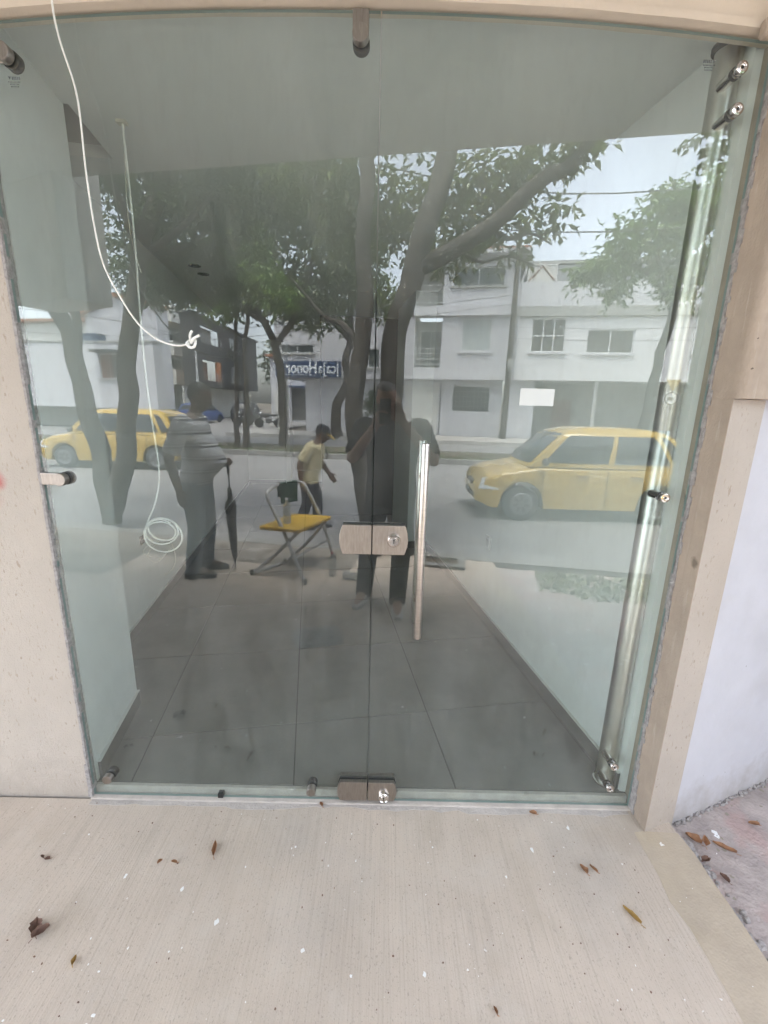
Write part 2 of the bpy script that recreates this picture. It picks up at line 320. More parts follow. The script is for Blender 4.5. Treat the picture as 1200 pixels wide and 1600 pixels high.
mb.add(vs, [(i * ny + j, i * ny + j + 1, (i + 1) * ny + j + 1, (i + 1) * ny + j) for i in range(len(xs) - 1) for j in range(ny - 1)])
struct(mb, 'yard', MT['yard'], smooth=1)
MT['asphalt'] = mat('asphalt', (.22, .215, .21), .85, var=.2, vscale=1.2, bump=.4, bscale=90)
MT['kerb'] = mat('kerb_concrete', (.24, .235, .22), .85, var=.2, vscale=3)
MT['grass'] = mat('grass_blades', (.07, .11, .03), .8, var=.4, vscale=5)
MT['weeds'] = mat('dusty_low_weeds', (.26, .29, .18), .9, var=.3, vscale=4)
MT['soil'] = mat('packed_soil', (.12, .10, .075), .95, var=.35, vscale=3, bump=.6, bscale=30)
MT['walk'] = mat('old_sidewalk', (.36, .345, .32), .9, var=.18, vscale=1.5)
def sheet(name, m, s0, s1, d0, d1, z, base=None):
    b = MB()
    if base is None: b.quad(ST(s0, d0, z), ST(s0, d1, z), ST(s1, d1, z), ST(s1, d0, z))
    else: b.box(s0, s1, -d1, -d0, base, z)
    if base is None: return struct(b, name, m)
    return struct(b, name, m, rz=TS)
sheet('ground', MT['soil'], -200, 200, -30, 300, -.30)
sheet('road', MT['asphalt'], -120, 120, KD, 12.0, -.19)
sheet('service_road', MT['asphalt'], -120, 120, 14.6, 19.2, -.19)
sheet('side_street', MT['asphalt'], -24.5, -11.5, 19.2, 120, -.186)
MT['verge'] = mat('dusty_verge', (.21, .185, .155), .95, var=.35, vscale=3, bump=.6, bscale=40)
add_mix(MT['verge'], speck_mask(MT['verge'], 9, .3, .25, 3), (.42, .40, .36)); add_mix(MT['verge'], noise_mask(MT['verge'], 2.5, .5, .6, amount=.7), (.30, .275, .245))
sheet('verge', MT['verge'], -60, -.75, 2.45, KD - .16, PZ + .003)
sheet('verge', MT['verge'], -60, -2.95, 1.85, 2.449, PZ + .003)
sheet('near_kerb', MT['kerb'], -60, 60, KD - .15, KD, PZ + .006, -.29)
sheet('median_kerb', MT['kerb'], -120, 60, 12.0, 12.18, -.03, -.29)
sheet('median_back_kerb', MT['kerb'], -120, 60, 14.45, 14.6, -.03, -.29)
sheet('median_soil', MT['soil'], -120, 60, 12.18, 14.45, -.06, -.28)
sheet('far_sidewalk', MT['walk'], -11.5, 60, 19.2, 22.3, -.02, -.28)
sheet('far_sidewalk', MT['walk'], -60, -24.5, 19.2, 20.5, -.02, -.28)
gb = MB(); random.seed(3)
for i in range(5200):
    s, d = random.uniform(-16, 9), random.choice([random.uniform(12.2, 12.7), random.uniform(12.2, 14.4)])
    p = ST(s, d, -.06); h = random.uniform(.03, .09); a = random.uniform(0, pi); dx, dy = .02 * cos(a), .02 * sin(a)
    gb.add([p + Vector((-dx, -dy, 0)), p + Vector((dx, dy, 0)), p + Vector((random.uniform(-.05, .05), random.uniform(-.05, .05), h))], [(0, 1, 2)])
o = gb.build('grass', MT['grass']); o['kind'] = 'stuff'
gb = MB()
for i in range(3600):                                        # low greenery in the bed by the near kerb
    s = random.uniform(1.05, 4.5); d = random.uniform(2.40, 3.0)
    if s < 1.35 and d < 2.5: continue
    p = ST(s, d, PZ - .055); h = random.uniform(.015, .045); a = random.uniform(0, pi); dx, dy = .022 * cos(a), .022 * sin(a)
    gb.add([p + Vector((-dx, -dy, 0)), p + Vector((dx, dy, 0)), p + Vector((random.uniform(-.04, .04), random.uniform(-.04, .04), h))], [(0, 1, 2)])
o = gb.build('ground_cover', MT['weeds']); o['kind'] = 'stuff'
pit = MB()                                                   # frame of the tree pit in the pavement
for a, b, c, d in ((-.12, .36, 3.0, 3.05), (-.12, .36, 2.74, 2.82), (-.12, -.05, 2.82, 3.0), (.28, .36, 2.82, 3.0)): pit.box(a, b, -d, -c, PZ - .05, PZ + .03)
o = pit.build('planter_frame', MT['kerb'], rz=TS); tag(o, 'low concrete frame around a soil pit by the near kerb', 'planter frame')
so_ = MB(); so_.box(-.05, .28, -3.0, -2.82, PZ - .03, PZ + .008); so_.build('soil_fill', MT['soil'], o)

# ================================================================== OUR SHOP: INSIDE
fl = MB(); fl.box(-1.55, 1.14, .02, 7.4, -.10, -.004)
# the shell below the tiles follows the glass line in front
floor = MB()
fp = [IN(-1.55, 7.4), IN(1.14, 7.4), Vector((1.04, .03, 0)), Vector((-1.16, .03, 0)), IN(-1.55, .9)]
floor.prism([(p.x, p.y) for p in fp], 'z', -.10, -.004)
floor = struct(floor, 'floor', MT['grout'])
tiles = {}
cuts_s = [-1.55, -1.0, -.335, .332, .99, 1.03]; rows = [.455 + .69 * k for k in range(-1, 11)]
G = .0028
def clip_tile(poly):
    """keep the part behind the glass line y >= .032"""
    out = []
    for i in range(len(poly)):
        a, b = poly[i], poly[(i + 1) % len(poly)]
        if a[1] >= .032: out.append(a)
        if (a[1] >= .032) != (b[1] >= .032):
            t = (.032 - a[1]) / (b[1] - a[1]); out.append((a[0] + t * (b[0] - a[0]), .032))
    return out
random.seed(5)
for i in range(len(cuts_s) - 1):
    for j in range(len(rows) - 1):
        s0, s1, d0, d1 = cuts_s[i] + G, cuts_s[i + 1] - G, rows[j] + G, min(rows[j + 1], 7.3) - G
        if d1 <= d0: continue
        poly = [IN(s0, d0), IN(s1, d0), IN(s1, d1), IN(s0, d1)]
        poly = clip_tile([(p.x, p.y) for p in poly])
        if len(poly) < 3: continue
        t = MB(); dz = random.uniform(-.0006, .0006); t.prism(poly, 'z', -.0035, dz)
        t.build('tile', MT['tile'], floor)
sill = MB(); sill.box(-1.16, 1.04, -.024, .012, PZ - .06, PZ + .005, .004); sill.box(-1.158, 1.038, .0122, .0298, PZ - .06, -.0015, .003)
o = struct(sill, 'door_sill', mat('sill_cement', (.47, .42, .38), .85, var=.14, vscale=16, bump=.3, bscale=90))
b = MB(); random.seed(14); sx_ = [-1.15 + 2.17 * i / 60 for i in range(61)]
b.prism([(x, -.0245) for x in sx_[::-1]] + [(x, -.045 - .022 * mnoise.noise((x * 3.1, 2, 7)) - .012 * mnoise.noise((x * 17, 5, 1))) for x in sx_], 'z', PZ - .002, PZ + .0009)
struct(b, 'pavement_cement_smear', mat('grey_cement_smear', (.44, .40, .37), .9, var=.16, vscale=14, bump=.5, bscale=90))
CE = 2.625
def inbox(b, s0, s1, d0, d1, z0, z1, bev=0): b.box(s0, s1, d0, d1, z0, z1, bev)
WR, WL, WB = 1.01, -1.42, -1.13
# ceiling in pieces, leaving the open slot behind the left pier
c_ = MB(); c_.prism([(-1.157, .031), (1.30, .031), tuple(IN(1.2, 7.4).xy), tuple(IN(-1.6, 7.4).xy), tuple(IN(-1.6, 1.10).xy), tuple(IN(-1.13, 1.10).xy), tuple(IN(-1.13, .703).xy), tuple(IN(-1.30, .703).xy), (-1.35, .031)], 'z', CE, CE + .12)
struct(c_, 'ceiling', MT['ceil'])
c_ = MB(); inbox(c_, -1.6, -1.131, .70, 1.0995, 3.0, 3.1); inbox(c_, -1.135, -1.131, .70, 1.0995, CE + .05, 3.0); inbox(c_, -1.6, -1.129, 1.098, 1.104, CE + .05, 3.01)
struct(c_, 'ceiling_slot', MT['soffit'], rz=TI)
b = MB(); b.prism([tuple(IN(WR, 3.12).xy), tuple(IN(WR, -.13).xy), (1.0395, .033), tuple(IN(WR + .12, 3.12).xy)], 'z', 0, CE + .02); struct(b, 'wall_right', MT['wall']); b = MB(); inbox(b, WR + .005, WR + .12, 3.12, 7.4, 0, CE + .02); struct(b, 'wall_right', MT['wall'], rz=TI)
b = MB(); inbox(b, .79, WR - .002, 3.10, 4.0, .0, CE - .002); struct(b, 'wall_right_pier', MT['wall'], rz=TI)
b = MB(); inbox(b, WL - .12, WL, .60, 7.4, 0, 3.05); struct(b, 'wall_left', MT['wall'], rz=TI)
b = MB(); b.prism([(-1.155 - .5, .03), (-1.157, .03), tuple(IN(WB - .02, .71).xy), tuple(IN(WB - .5, .71).xy)], 'z', 0, 3.05); struct(b, 'wall_left_pier', MT['wall'])
b = MB(); inbox(b, WL, -.72, 7.2, 7.4, 0, CE); inbox(b, -.72, 1.2, 8.9, 9.0, 0, CE); inbox(b, -.72, -.64, 7.4, 8.9, 0, CE); inbox(b, -.72, 1.2, 7.4, 9.0, CE + .001, CE + .1); inbox(b, -.72, 1.2, 7.4, 9, -.1, -.01); inbox(b, 1.13, 1.2, 7.4, 9, 0, CE)
struct(b, 'wall_back', MT['wall'], rz=TI)
b = MB(); inbox(b, -.1, WR, 4.6, 4.7, 0, 2.1); inbox(b, -.1, WR, 4.6, 4.7, 2.1, CE - .003); struct(b, 'dark_back_sheet', mat('unlit_back_tone', (.10, .10, .095), .6), rz=TI)  # dark sheet whose colour stands in for the unlit depth of the shop
# skirting, each run with its pale top edge
def skirting(s0, d0, s1, d1, nx, ny):
    """runs from (s0,d0) to (s1,d1) on a wall whose normal is (nx,ny)"""
    L_ = hypot(s1 - s0, d1 - d0); ux, uy = (s1 - s0) / L_, (d1 - d0) / L_; out = MB(); k = max(1, round(L_ / .66)); top = MB()
    top.prism([(s0, d0), (s1, d1), (s1 + nx * .013, d1 + ny * .013), (s0 + nx * .013, d0 + ny * .013)], 'z', .0785, .083)
    o = struct(top, 'skirting', MT['skirt_top'], rz=TI)
    for i in range(k):
        a, c = L_ * i / k + .0015, L_ * (i + 1) / k - .0015; out = MB()
        out.prism([(s0 + ux * a, d0 + uy * a), (s0 + ux * c, d0 + uy * c), (s0 + ux * c + nx * .011, d0 + uy * c + ny * .011), (s0 + ux * a + nx * .011, d0 + uy * a + ny * .011)], 'z', .001, .078)
        out.build('tile', MT['skirt'], o)
skirting(WR - .0005, -.12, WR - .0005, 3.085, -1, 0)
skirting(WL + .0005, .72, WL + .0005, 7.18, 1, 0)
p0 = (-1.1365, .2); skirting(WB - .006, .235, WB - .019, .71, .9997, .027)
skirting(.80, 3.099, WR - .02, 3.099, 0, -1)
skirting(WL, 7.199, -.73, 7.199, 0, -1)
# downlights in the ceiling
for i, (px, d, lab) in enumerate(((-1.17, 2.78, 'round dark recessed downlight in the shop ceiling, nearest the left wall and door'), (-1.155, 3.03, 'round recessed downlight in the shop ceiling just behind another one'), (.31, 3.30, 'round recessed downlight in the middle of the shop ceiling'))):
    p = IN(px, d, CE); t = thing('downlight', lab, 'ceiling light', p, 0, 'recessed downlights in the shop ceiling')
    b = MB(); b.lathe([(.034, -.002), (.046, -.004), (.05, -.003), (.05, .0)], (0, 0, 0), (0, 0, 1), 28); b.build('trim_ring', MT['plastic'] if i == 2 else MT['dark'], t, smooth=1)
    b = MB(); b.lathe([(.033, -.0005), (.033, .0)], (0, 0, -.0045), (0, 0, 1), 24); b.build('lens', MT['dark'] if i < 2 else MT['ceil'], t)
# sockets
t = thing('wall_socket', 'white plastic socket plate on the white right shop wall', 'wall socket', IN(WR - .001, 1.40, .60), TI)
b = MB(); b.box(-.012, 0, -.038, .038, -.05, .05, .003); b.build('face_plate', MT['plastic'], t)
b = MB(); b.box(-.0145, -.012, -.02, .02, -.028, .028, .001); b.build('insert', MT['soffit'], t)
t = thing('wall_socket', 'open dark socket box on the left shop wall beside the cable coil', 'wall socket', IN(WL + .001, 1.73, .585), TI)
b = MB(); b.box(0, .003, -.045, .045, -.03, .03); b.build('back_box', MT['dark'], t)
b = MB(); b.tube(spline([(.004, -.01, .0), (.03, 0, .02), (.05, .03, -.01), (.06, .05, -.05)], 5), .002, 5); b.build('wire', MT['cable_old'], t)

# ================================================================== OUR SHOP: FRONT
bd = thing('shop_building', 'cream rendered shop front with an arched beige lintel over the glass', 'building', (0, 0, 0))
b = MB(); b.box(-1.60, -1.1575, -.012, .0285, PZ - .1, 3.2, .006); b.box(-8, -1.601, -.010, .0285, PZ - .1, 3.2)
b.build('column', MT['column'], bd, label='cream roughcast column left of the glass, with a red paint mark')
b = MB()                                                      # ragged grey mortar line where the left glass meets the column
random.seed(8)
zz = PZ
while zz < 2.5:
    h = random.uniform(.02, .07); wd = random.uniform(.002, .007) + (.012 if zz < .12 else 0)
    b.box(-1.1585 - wd * .6, -1.1545 + random.uniform(0, .002), -.0145 - random.uniform(0, .003), .02, zz, zz + h); zz += h
b.build('mortar_joint', MT['mortar'], bd)['kind'] = 'stuff'
b = MB()
# right column: reveal from the glass forward, front turned with the street, thicker above 1.59
b.prism([(1.043, .30), (1.043, -.112), (1.183, -.063), (1.183, .30)], 'z', PZ - .02, 1.588)
b.build('column', MT['column'], bd, label='lower right column with pale roughcast front')
b = MB(); b.prism([(1.0405, .30), (1.0405, -.1145), (1.0428, -.1145), (1.0428, .30)], 'z', PZ - .02, 1.589); b.build('reveal_face', MT['jamb'], bd)
b = MB(); b.prism([(1.0405, .30), (1.0405, -.105), (1.043, -.119), (1.049, -.130), (1.059, -.137), (1.073, -.139), (1.9, .12), (1.9, .30)], 'z', 1.5895, 3.2); b.build('upper_column', MT['jamb'], bd, smooth=1)
b = MB(); zz = PZ; random.seed(21)
while zz < 2.52:
    h = random.uniform(.015, .05); wd = random.uniform(.004, .011) + (.012 if zz < .1 else 0)
    b.box(1.0405 - random.uniform(.0015, .005), 1.0415, -.008 - wd * 1.6, .004, zz, zz + h); zz += h
b.build('mortar_joint', MT['mortar'], bd)['kind'] = 'stuff'
# lintel: arched soffit edge with a raised lip
b = MB(); n = 40; top = 2.98
def arch(x): return 2.585 - .047 * (abs(x + .03) / 1.08) ** 2.2
def lintel_strip(b, yf, yb, zo0, zo1, x0=-1.60, x1=1.040):
    for i in range(n):
        xa, xb = x0 + (x1 - x0) * i / n, x0 + (x1 - x0) * (i + 1) / n
        za, zb = arch(xa) + .002 * mnoise.noise((xa * 7, 0, 0)), arch(xb) + .002 * mnoise.noise((xb * 7, 0, 0))
        b.quad((xa, yf, za + zo0), (xb, yf, zb + zo0), (xb, yf, zb + zo1 if zo1 < 1 else top), (xa, yf, za + zo1 if zo1 < 1 else top))
        b.quad((xa, yf, za + zo0), (xa, yb, za + zo0), (xb, yb, zb + zo0), (xb, yf, zb + zo0))
        b.quad((xa, yf, za + zo1 if zo1 < 1 else top), (xb, yf, zb + zo1 if zo1 < 1 else top), (xb, yb, zb + zo1 if zo1 < 1 else top), (xa, yb, za + zo1 if zo1 < 1 else top))
lintel_strip(b, -.030, .03, .0, .019)
b.build('lintel_lip', MT['lintel'], bd, smooth=1)
b = MB(); lintel_strip(b, -.022, .03, .0195, 9); b.build('lintel', MT['lintel'], bd, smooth=1)
b = MB(); b.box(.97, 1.039, -.06, -.031, 2.512, 2.555, .008); b.build('render_patch', MT['jamb'], bd)
# porch slab overhead and the storeys above it
b = MB(); b.box(-9, 9, -1.5, .34, 2.96, 3.20); b.build('porch_slab', MT['soffit'], bd, rz=TS)
b = MB(); b.box(-9, 9, -1.42, -1.2, 3.201, 3.5); b.build('parapet', MT['white_render'], bd, rz=TS)
b = MB(); b.box(1.2, 9, -.1, .1, PZ - .2, 3.2)
nb = MB(); nb.prism([(1.186, -.045), (6.2, 1.95), (6.2, 2.2), (1.186, .2)], 'z', -.35, 3.2)
o = nb.build('neighbour_wall', MT['white_render']); tag(o, 'white rendered neighbouring wall running back from the right column', 'wall')
r_ = MB(); random.seed(2)
for i in range(260):                                         # crumbly foot of that wall
    u = random.random() * 1.5; x, y = 1.195 + u * .93, -.042 + u * .37 - abs(random.gauss(0, .006)); q_ = random.uniform(.3, 1) ** 2
    r_.ball((x, y, yz(x, y) + random.uniform(0, .012)), .002 + .011 * q_, .002 + .006 * q_, .002 + .008 * q_, 5, 4)
cr_ = r_.build('crumbled_render', MT['mortar'], o); cr_['kind'] = 'stuff'
ns = thing('wall_shade_canopy', 'added concrete slab out of view that shades the white neighbouring wall', 'balcony', (0, 0, 0), TS)  # added out of view: slab and parapet that shade the white wall
b = MB(); b.box(2.25, 6.5, -1.9, -.2, 2.45, 2.65); b.build('slab', MT['soffit'], ns)
b = MB(); b.box(2.25, 6.5, -1.9, -1.8, 2.651, 3.4); b.build('parapet', MT['white_render'], ns)
b = MB(); b.box(3.1, 3.25, -2.9, 1.2, PZ - .2, 2.449); b.build('added_side_wall', MT['white_render'], ns)  # added out of view to block side light on the white wall
# sign box hung under the porch at the left
sb = thing('hanging_sign_box', 'plain boxy sign case hung from the porch ceiling, left of the door', 'sign box', (-2.36, -2.06, 2.2), radians(25.5))
b = MB(); b.box(-.40, .27, -.16, .16, 0, 1.06, .006); b.build('case', MT['soffit'], sb)
b = MB(); b.box(-.36, .23, -.165, -.161, .05, 1.0); b.build('face_panel', MT['plastic'], sb)

for hx in (-.3, .15):
    b = MB(); b.box(hx, hx + .03, .1605, .21, .80, .84); b.build('bracket', MT['dark'], sb)

# ------------------------------------------------------------------ glass sheets
SEAM = -.0355
def pane(x0, x1, parent, bottom=-.030):
    b = MB(); n_ = 16; xs_ = [x0 + (x1 - x0) * i / n_ for i in range(n_ + 1)]
    front = [(x, -.005, bottom) for x in xs_] + [(x, -.005, arch(x) - .008) for x in reversed(xs_)]
    k = len(front); b.add(front + [(x, .005, z) for x, y, z in front], [tuple(range(k)), tuple(range(2 * k - 1, k - 1, -1))])
    b.cur = 1
    b.add(front + [(x, .005, z) for x, y, z in front], [(i, (i + 1) % k, k + (i + 1) % k, k + i) for i in range(k)])
    return b.build('pane', [MT['glass'], MT['glass_edge']], parent, keep=True)
gl = thing('glass_panel', 'fixed clear glass panel filling the left half of the shop front', 'glass panel', (0, 0, 0))
gd = thing('glass_door', 'clear glass door leaf at the right with a long steel pull handle', 'glass door', (0, 0, 0))
pane(-1.1535, SEAM - .002, gl); pane(SEAM + .002, 1.036, gd)
def plate(parent, x0, x1, z0, z1, round_left):
    """half of a patch lock: steel cover in front and behind, rubber gasket, bowed outer end"""
    pts = []; k = 9; bow = .012
    if round_left:
        pts = [(x1, z0), (x1, z1)] + [(x0 + bow - bow * sin(pi * i / k), z1 - (z1 - z0) * i / k) for i in range(k + 1)]
    else:
        pts = [(x0, z1), (x0, z0)] + [(x1 - bow + bow * sin(pi * i / k), z0 + (z1 - z0) * i / k) for i in range(k + 1)]
    b = MB(); b.prism(pts, 'y', -.026, -.0085); b.prism(pts, 'y', .0085, .026)
    pl = b.build('lock_plate', MT['steel_plate'], parent)
    bv = pl.modifiers.new('bevel', 'BEVEL'); bv.width = .0012; bv.segments = 2
    c = MB(); ins = .002
    cp = [(min(max(p[0], x0 + ins), x1 - ins), min(max(p[1], z0 + ins), z1 - ins + .006)) for p in pts]
    c.prism(cp, 'y', -.0084, -.0055); c.prism(cp, 'y', .0055, .0084); c.build('gasket', MT['black'], pl)
    return pl
def cylinder_lock(parent, x, z, key=True):
    b = MB(); b.lathe([(.025, 0), (.0245, -.006), (.021, -.017), (.019, -.019), (.017, -.017), (.0165, -.0165)], (x, -.0262, z), (0, 1, 0), 40)
    k = b.build('lock_cylinder', MT['steel_pol'], parent, smooth=1)
    b = MB(); b.lathe([(.0128, 0), (.0128, -.004), (.0118, -.0055)], (x, -.0425, z), (0, 1, 0), 32); b.build('barrel', MT['steel_pol'], k, smooth=1)
    b = MB(); b.box(x - .0014, x + .0014, -.0496, -.0481, z - .006, z + .004); b.box(x - .0026, x + .0026, -.0497, -.0482, z + .0035, z + .0075); b.build('keyhole', MT['black'], k)
plate(gl, -.149, SEAM - .0022, 1.040, 1.145, True); pr_ = plate(gd, SEAM + .0022, .090, 1.040, 1.145, False); cylinder_lock(pr_, .040, 1.094)
plate(gl, -.158, SEAM - .0022, -.012, .076, True); pr_ = plate(gd, SEAM + .0022, .082, -.012, .076, False); cylinder_lock(pr_, .030, .020)
# pull handle with its two stand-offs
hb = MB(); hb.lathe([(.0125, 0), (.0135, .002), (.0135, .686), (.0125, .688)], (.1325, -.060, .742), (0, 0, 1), 28)
h_ = hb.build('pull_handle', MT['steel'], gd, smooth=1)
for z in (1.315, .865):
    b = MB(); b.tube([(.1325, -.052, z), (.1325, -.006, z)], .008, 14); b.lathe([(.013, 0), (.013, .004)], (.1325, -.0095, z), (0, 1, 0), 20); b.build('standoff', MT['steel_pol'], h_, smooth=1)
hb = MB(); hb.lathe([(.0125, 0), (.0135, .002), (.0135, .686), (.0125, .688)], (.1325, .060, .742), (0, 0, 1), 28)
h2 = hb.build('pull_handle', MT['steel'], gd, smooth=1)
for z in (1.315, .865):
    b = MB(); b.tube([(.1325, .052, z), (.1325, .006, z)], .008, 14); b.build('standoff', MT['steel_pol'], h2, smooth=1)
# clamp on the top edge and the side clamps of the fixed sheet
def disc(parent, x, z, r=.021, mname='clamp_disc', depth=.022):
    b = MB(); b.lathe([(r * .94, -depth), (r, -depth + .002), (r, 0)], (x, -.0085, z), (0, 1, 0), 36); d_ = b.build(mname, MT['steel_plate'], parent, smooth=1)
    b = MB(); b.lathe([(r * .97, 0), (r * .97, .003)], (x, -.0085, z), (0, 1, 0), 28); b.lathe([(r * 1.05, 0), (r * 1.05, .02)], (x, .0055, z), (0, 1, 0), 28); b.build('gasket', MT['black'], d_, smooth=1)
    return d_
def arm(parent, x0, x1, z0, z1):
    b = MB(); b.box(x0, x1, -.017, -.0095, z0, z1, .0015); return b.build('clamp_arm', MT['steel_plate'], parent)
arm(gl, -.112, -.068, 2.518, 2.574); disc(gl, -.090, 2.514, .0225)
arm(gl, -1.152, -1.085, 1.258, 1.298); disc(gl, -1.083, 1.278, .0215)
arm(gl, -1.152, -1.065, 2.432, 2.476); disc(gl, -1.063, 2.454, .0225)
disc(gl, -1.078, .062, .019, depth=.020); disc(gl, -.262, .030, .0185, depth=.026)
b = MB(); b.box(-.646, -.626, -.010, .012, -.034, -.012); b.build('spacer', MT['black'], gl)
# stainless post behind the door leaf, held with bolts through the glass
po = thing('steel_post', 'tall round stainless post behind the right edge of the glass', 'steel post', (.978, .090, 0))
b = MB(); rng = [(.039, .001), (.039, .012), (.0365, .012), (.0365, 1.48), (.0358, 1.4815), (.0358, 1.4835), (.0365, 1.485), (.0365, 2.568)]
b.lathe(rng, (0, 0, 0), (0, 0, 1), 48); b.build('tube', MT['post'], po, smooth=1)
b = MB(); b.lathe([(.046, 0), (.046, .008), (.040, .010)], (0, 0, .0005), (0, 0, 1), 36); b.build('base_ring', MT['steel_pol'], po, smooth=1)
b = MB(); b.lathe([(.040, -.012), (.046, -.010), (.046, 0)], (0, 0, 2.585), (0, 0, 1), 36); b.build('top_ring', MT['dark'], po, smooth=1)
for z, x in ((2.468, -.022), (2.372, -.014), (1.262, -.021), (.165, -.031), (.060, -.033)):
    b = MB(); y0 = -.0955
    b.lathe([(.0045, -.0095), (.0065, -.0102), (.0075, -.0092), (.0090, -.0092), (.0105, -.0108), (.0150, -.0102), (.0162, -.0085), (.0162, 0)], (x, y0, z), (0, 1, 0), 30)
    b.lathe([(.0150, .0), (.0150, .050)], (x, y0 + .0225, z), (0, 1, 0), 18)
    bo = b.build('bolt', MT['steel_pol'], po, smooth=1)
    b = MB(); b.lathe([(.0030, -.0100), (.0042, -.0098), (.0042, -.0090)], (x, y0, z), (0, 1, 0), 6); b.lathe([(.0158, 0), (.0158, .0022)], (x, y0 + .0004, z), (0, 1, 0), 24); b.lathe([(.0158, 0), (.0158, .012)], (x, y0 + .0105, z), (0, 1, 0), 24); b.build('socket', MT['black'], bo, smooth=1)
# tape strands left on the post
tp = MB(); random.seed(4)
for k in range(7):
    z = random.uniform(1.44, 1.62); a0 = random.uniform(-2.6, -1.5)
    tp.tube([(.0345 * cos(a0 + t * .5), .0345 * sin(a0 + t * .5), z + .012 * sin(t * 2 + k) + t * random.uniform(-.008, .01)) for t in [i * .3 for i in range(8)]], .0007, 4)
tp.tube(spline([(.02, -.035, 1.47), (.036, -.05, 1.45), (.05, -.058, 1.42), (.056, -.06, 1.40)], 5), .0009, 4)
tp.build('tape_strand', MT['plastic'], po)
# maker's stamps etched in the corners
def stamp(parent, x, z, mirror=False):
    b = MB(); random.seed(6); y = -.0056; wd = .034
    sgn = -1 if mirror else 1
    def rect(x0, x1, z0, z1): b.add([(x + sgn * x0, y, z + z0), (x + sgn * x1, y, z + z0), (x + sgn * x1, y, z + z1), (x + sgn * x0, y, z + z1)], [(0, 1, 2, 3)])
    b.add([(x + sgn * -.017, y, z + .012), (x + sgn * -.008, y, z + .012), (x + sgn * -.0125, y, z + .0045)], [(0, 1, 2)])
    for k in range(5): rect(-.0065 + k * .0048, -.0065 + k * .0048 + .0037, .0045, .0118)
    for r_i, (zz_, n_) in enumerate(((-.002, 9), (-.0075, 7), (-.013, 6))):
        for k in range(n_):
            if random.random() < .85: rect(-n_ * .0019 + k * .0038, -n_ * .0019 + k * .0038 + .0022, zz_, zz_ + .0030)
    b.build('maker_stamp', MT['etch'], parent)
stamp(gl, -1.053, 2.396); stamp(gd, .868, 2.476, True)
o = MB(); o.box(.434, .5445, -.0064, -.0056, 1.555, 1.6085); o = o.build('sticker', MT['sticker']); tag(o, 'blank white rectangular sticker on the right glass door', 'sticker')

# ------------------------------------------------------------------ cables
p1 = [(-.890, -.040, 2.63), (-.893, -.05, 2.551), (-.886, -.05, 2.469), (-.851, -.06, 2.337), (-.845, -.07, 2.168), (-.835, -.08, 2.04), (-.816, -.09, 1.923), (-.775, -.1, 1.838), (-.718, -.12, 1.759), (-.657, -.14, 1.714), (-.595, -.16, 1.696), (-.552, -.168, 1.700)]
c1 = thing('loose_cable', 'stiff cream cable poking out of the lintel and curling in front of the left glass', 'cable', p1[0])
def rel(P, o): return [tuple(Vector(p) - Vector(o)) for p in P]
b = MB(); b.tube(spline(rel(p1, p1[0]), 8), .0025, 10); b.build('sheath', MT['cable'], c1, smooth=1)
k0 = Vector((-.548, -.169, 1.702)) - Vector(p1[0])
b = MB(); b.tube([k0 + Vector((.012 * cos(t), .009 * sin(t * 1.0), .012 * sin(t) + .003 * sin(2 * t))) for t in [i * .5 for i in range(17)]], .004, 8)
b.tube(spline([k0, k0 + Vector((.014, -.01, .012)), k0 + Vector((.03, -.012, .02))], 5), .0038, 8); b.tube(spline([k0, k0 + Vector((.0, -.004, .02)), k0 + Vector((.008, -.006, .032))], 5), .0036, 8)
b.build('knot', MT['cable'], c1, smooth=1)
A0 = Vector((-1.078, .60, CE - .002)); c2 = thing('hanging_cable', 'thin white cable hanging from the shop ceiling and ending in a coil', 'cable', A0)
coil = []
for i in range(170):
    t = i / 169 * 2 * pi * 3.35; r = .078 + .017 * sin(t * .31) + .006 * sin(t * 1.7)
    coil.append((-.006 + r * cos(pi - t * 1.0) + .008 * sin(t * .4), .010 * sin(t * .8), -1.715 + r * .86 * sin(pi - t) - .01 * sin(t * .3)))
hang = spline([(0, 0, 0), (.003, 0, -.4), (-.008, .002, -.8), (-.004, 0, -1.1), (.010, .0, -1.4), (-.02, .002, -1.55), (-.07, .0, -1.66), (-.083, 0, -1.70)], 10)
b = MB(); b.tube([tuple(p) for p in hang] + coil[6:], .0042, 7); b.build('sheath', MT['cable'], c2, smooth=1)
b = MB(); b.box(-.02, .018, -.015, .015, -.012, 0, .002); b.build('ceiling_bracket', MT['cable_old'], c2)
b = MB(); b.tube(spline([(0, .01, -.01), (-.02, .01, -.3), (-.012, .01, -.43), (.012, .01, -.55)], 8), .002, 6); b.build('spare_wire', MT['cable_old'], c2, smooth=1)
b = MB()
for q in ([(-.06, .02, -1.78), (-.11, .03, -1.80), (-.12, .03, -1.84), (-.04, .03, -1.86)], [(-.03, .02, -1.76), (-.10, .02, -1.84), (-.06, .03, -1.88), (.02, .02, -1.80)], [(.03, .02, -1.78), (.04, .02, -1.86), (.01, .03, -1.92), (-.03, .03, -1.95)]):
    b.tube(spline(q, 7), .0014, 5)
b.build('wire_end', MT['cable_old'], c2, smooth=1)

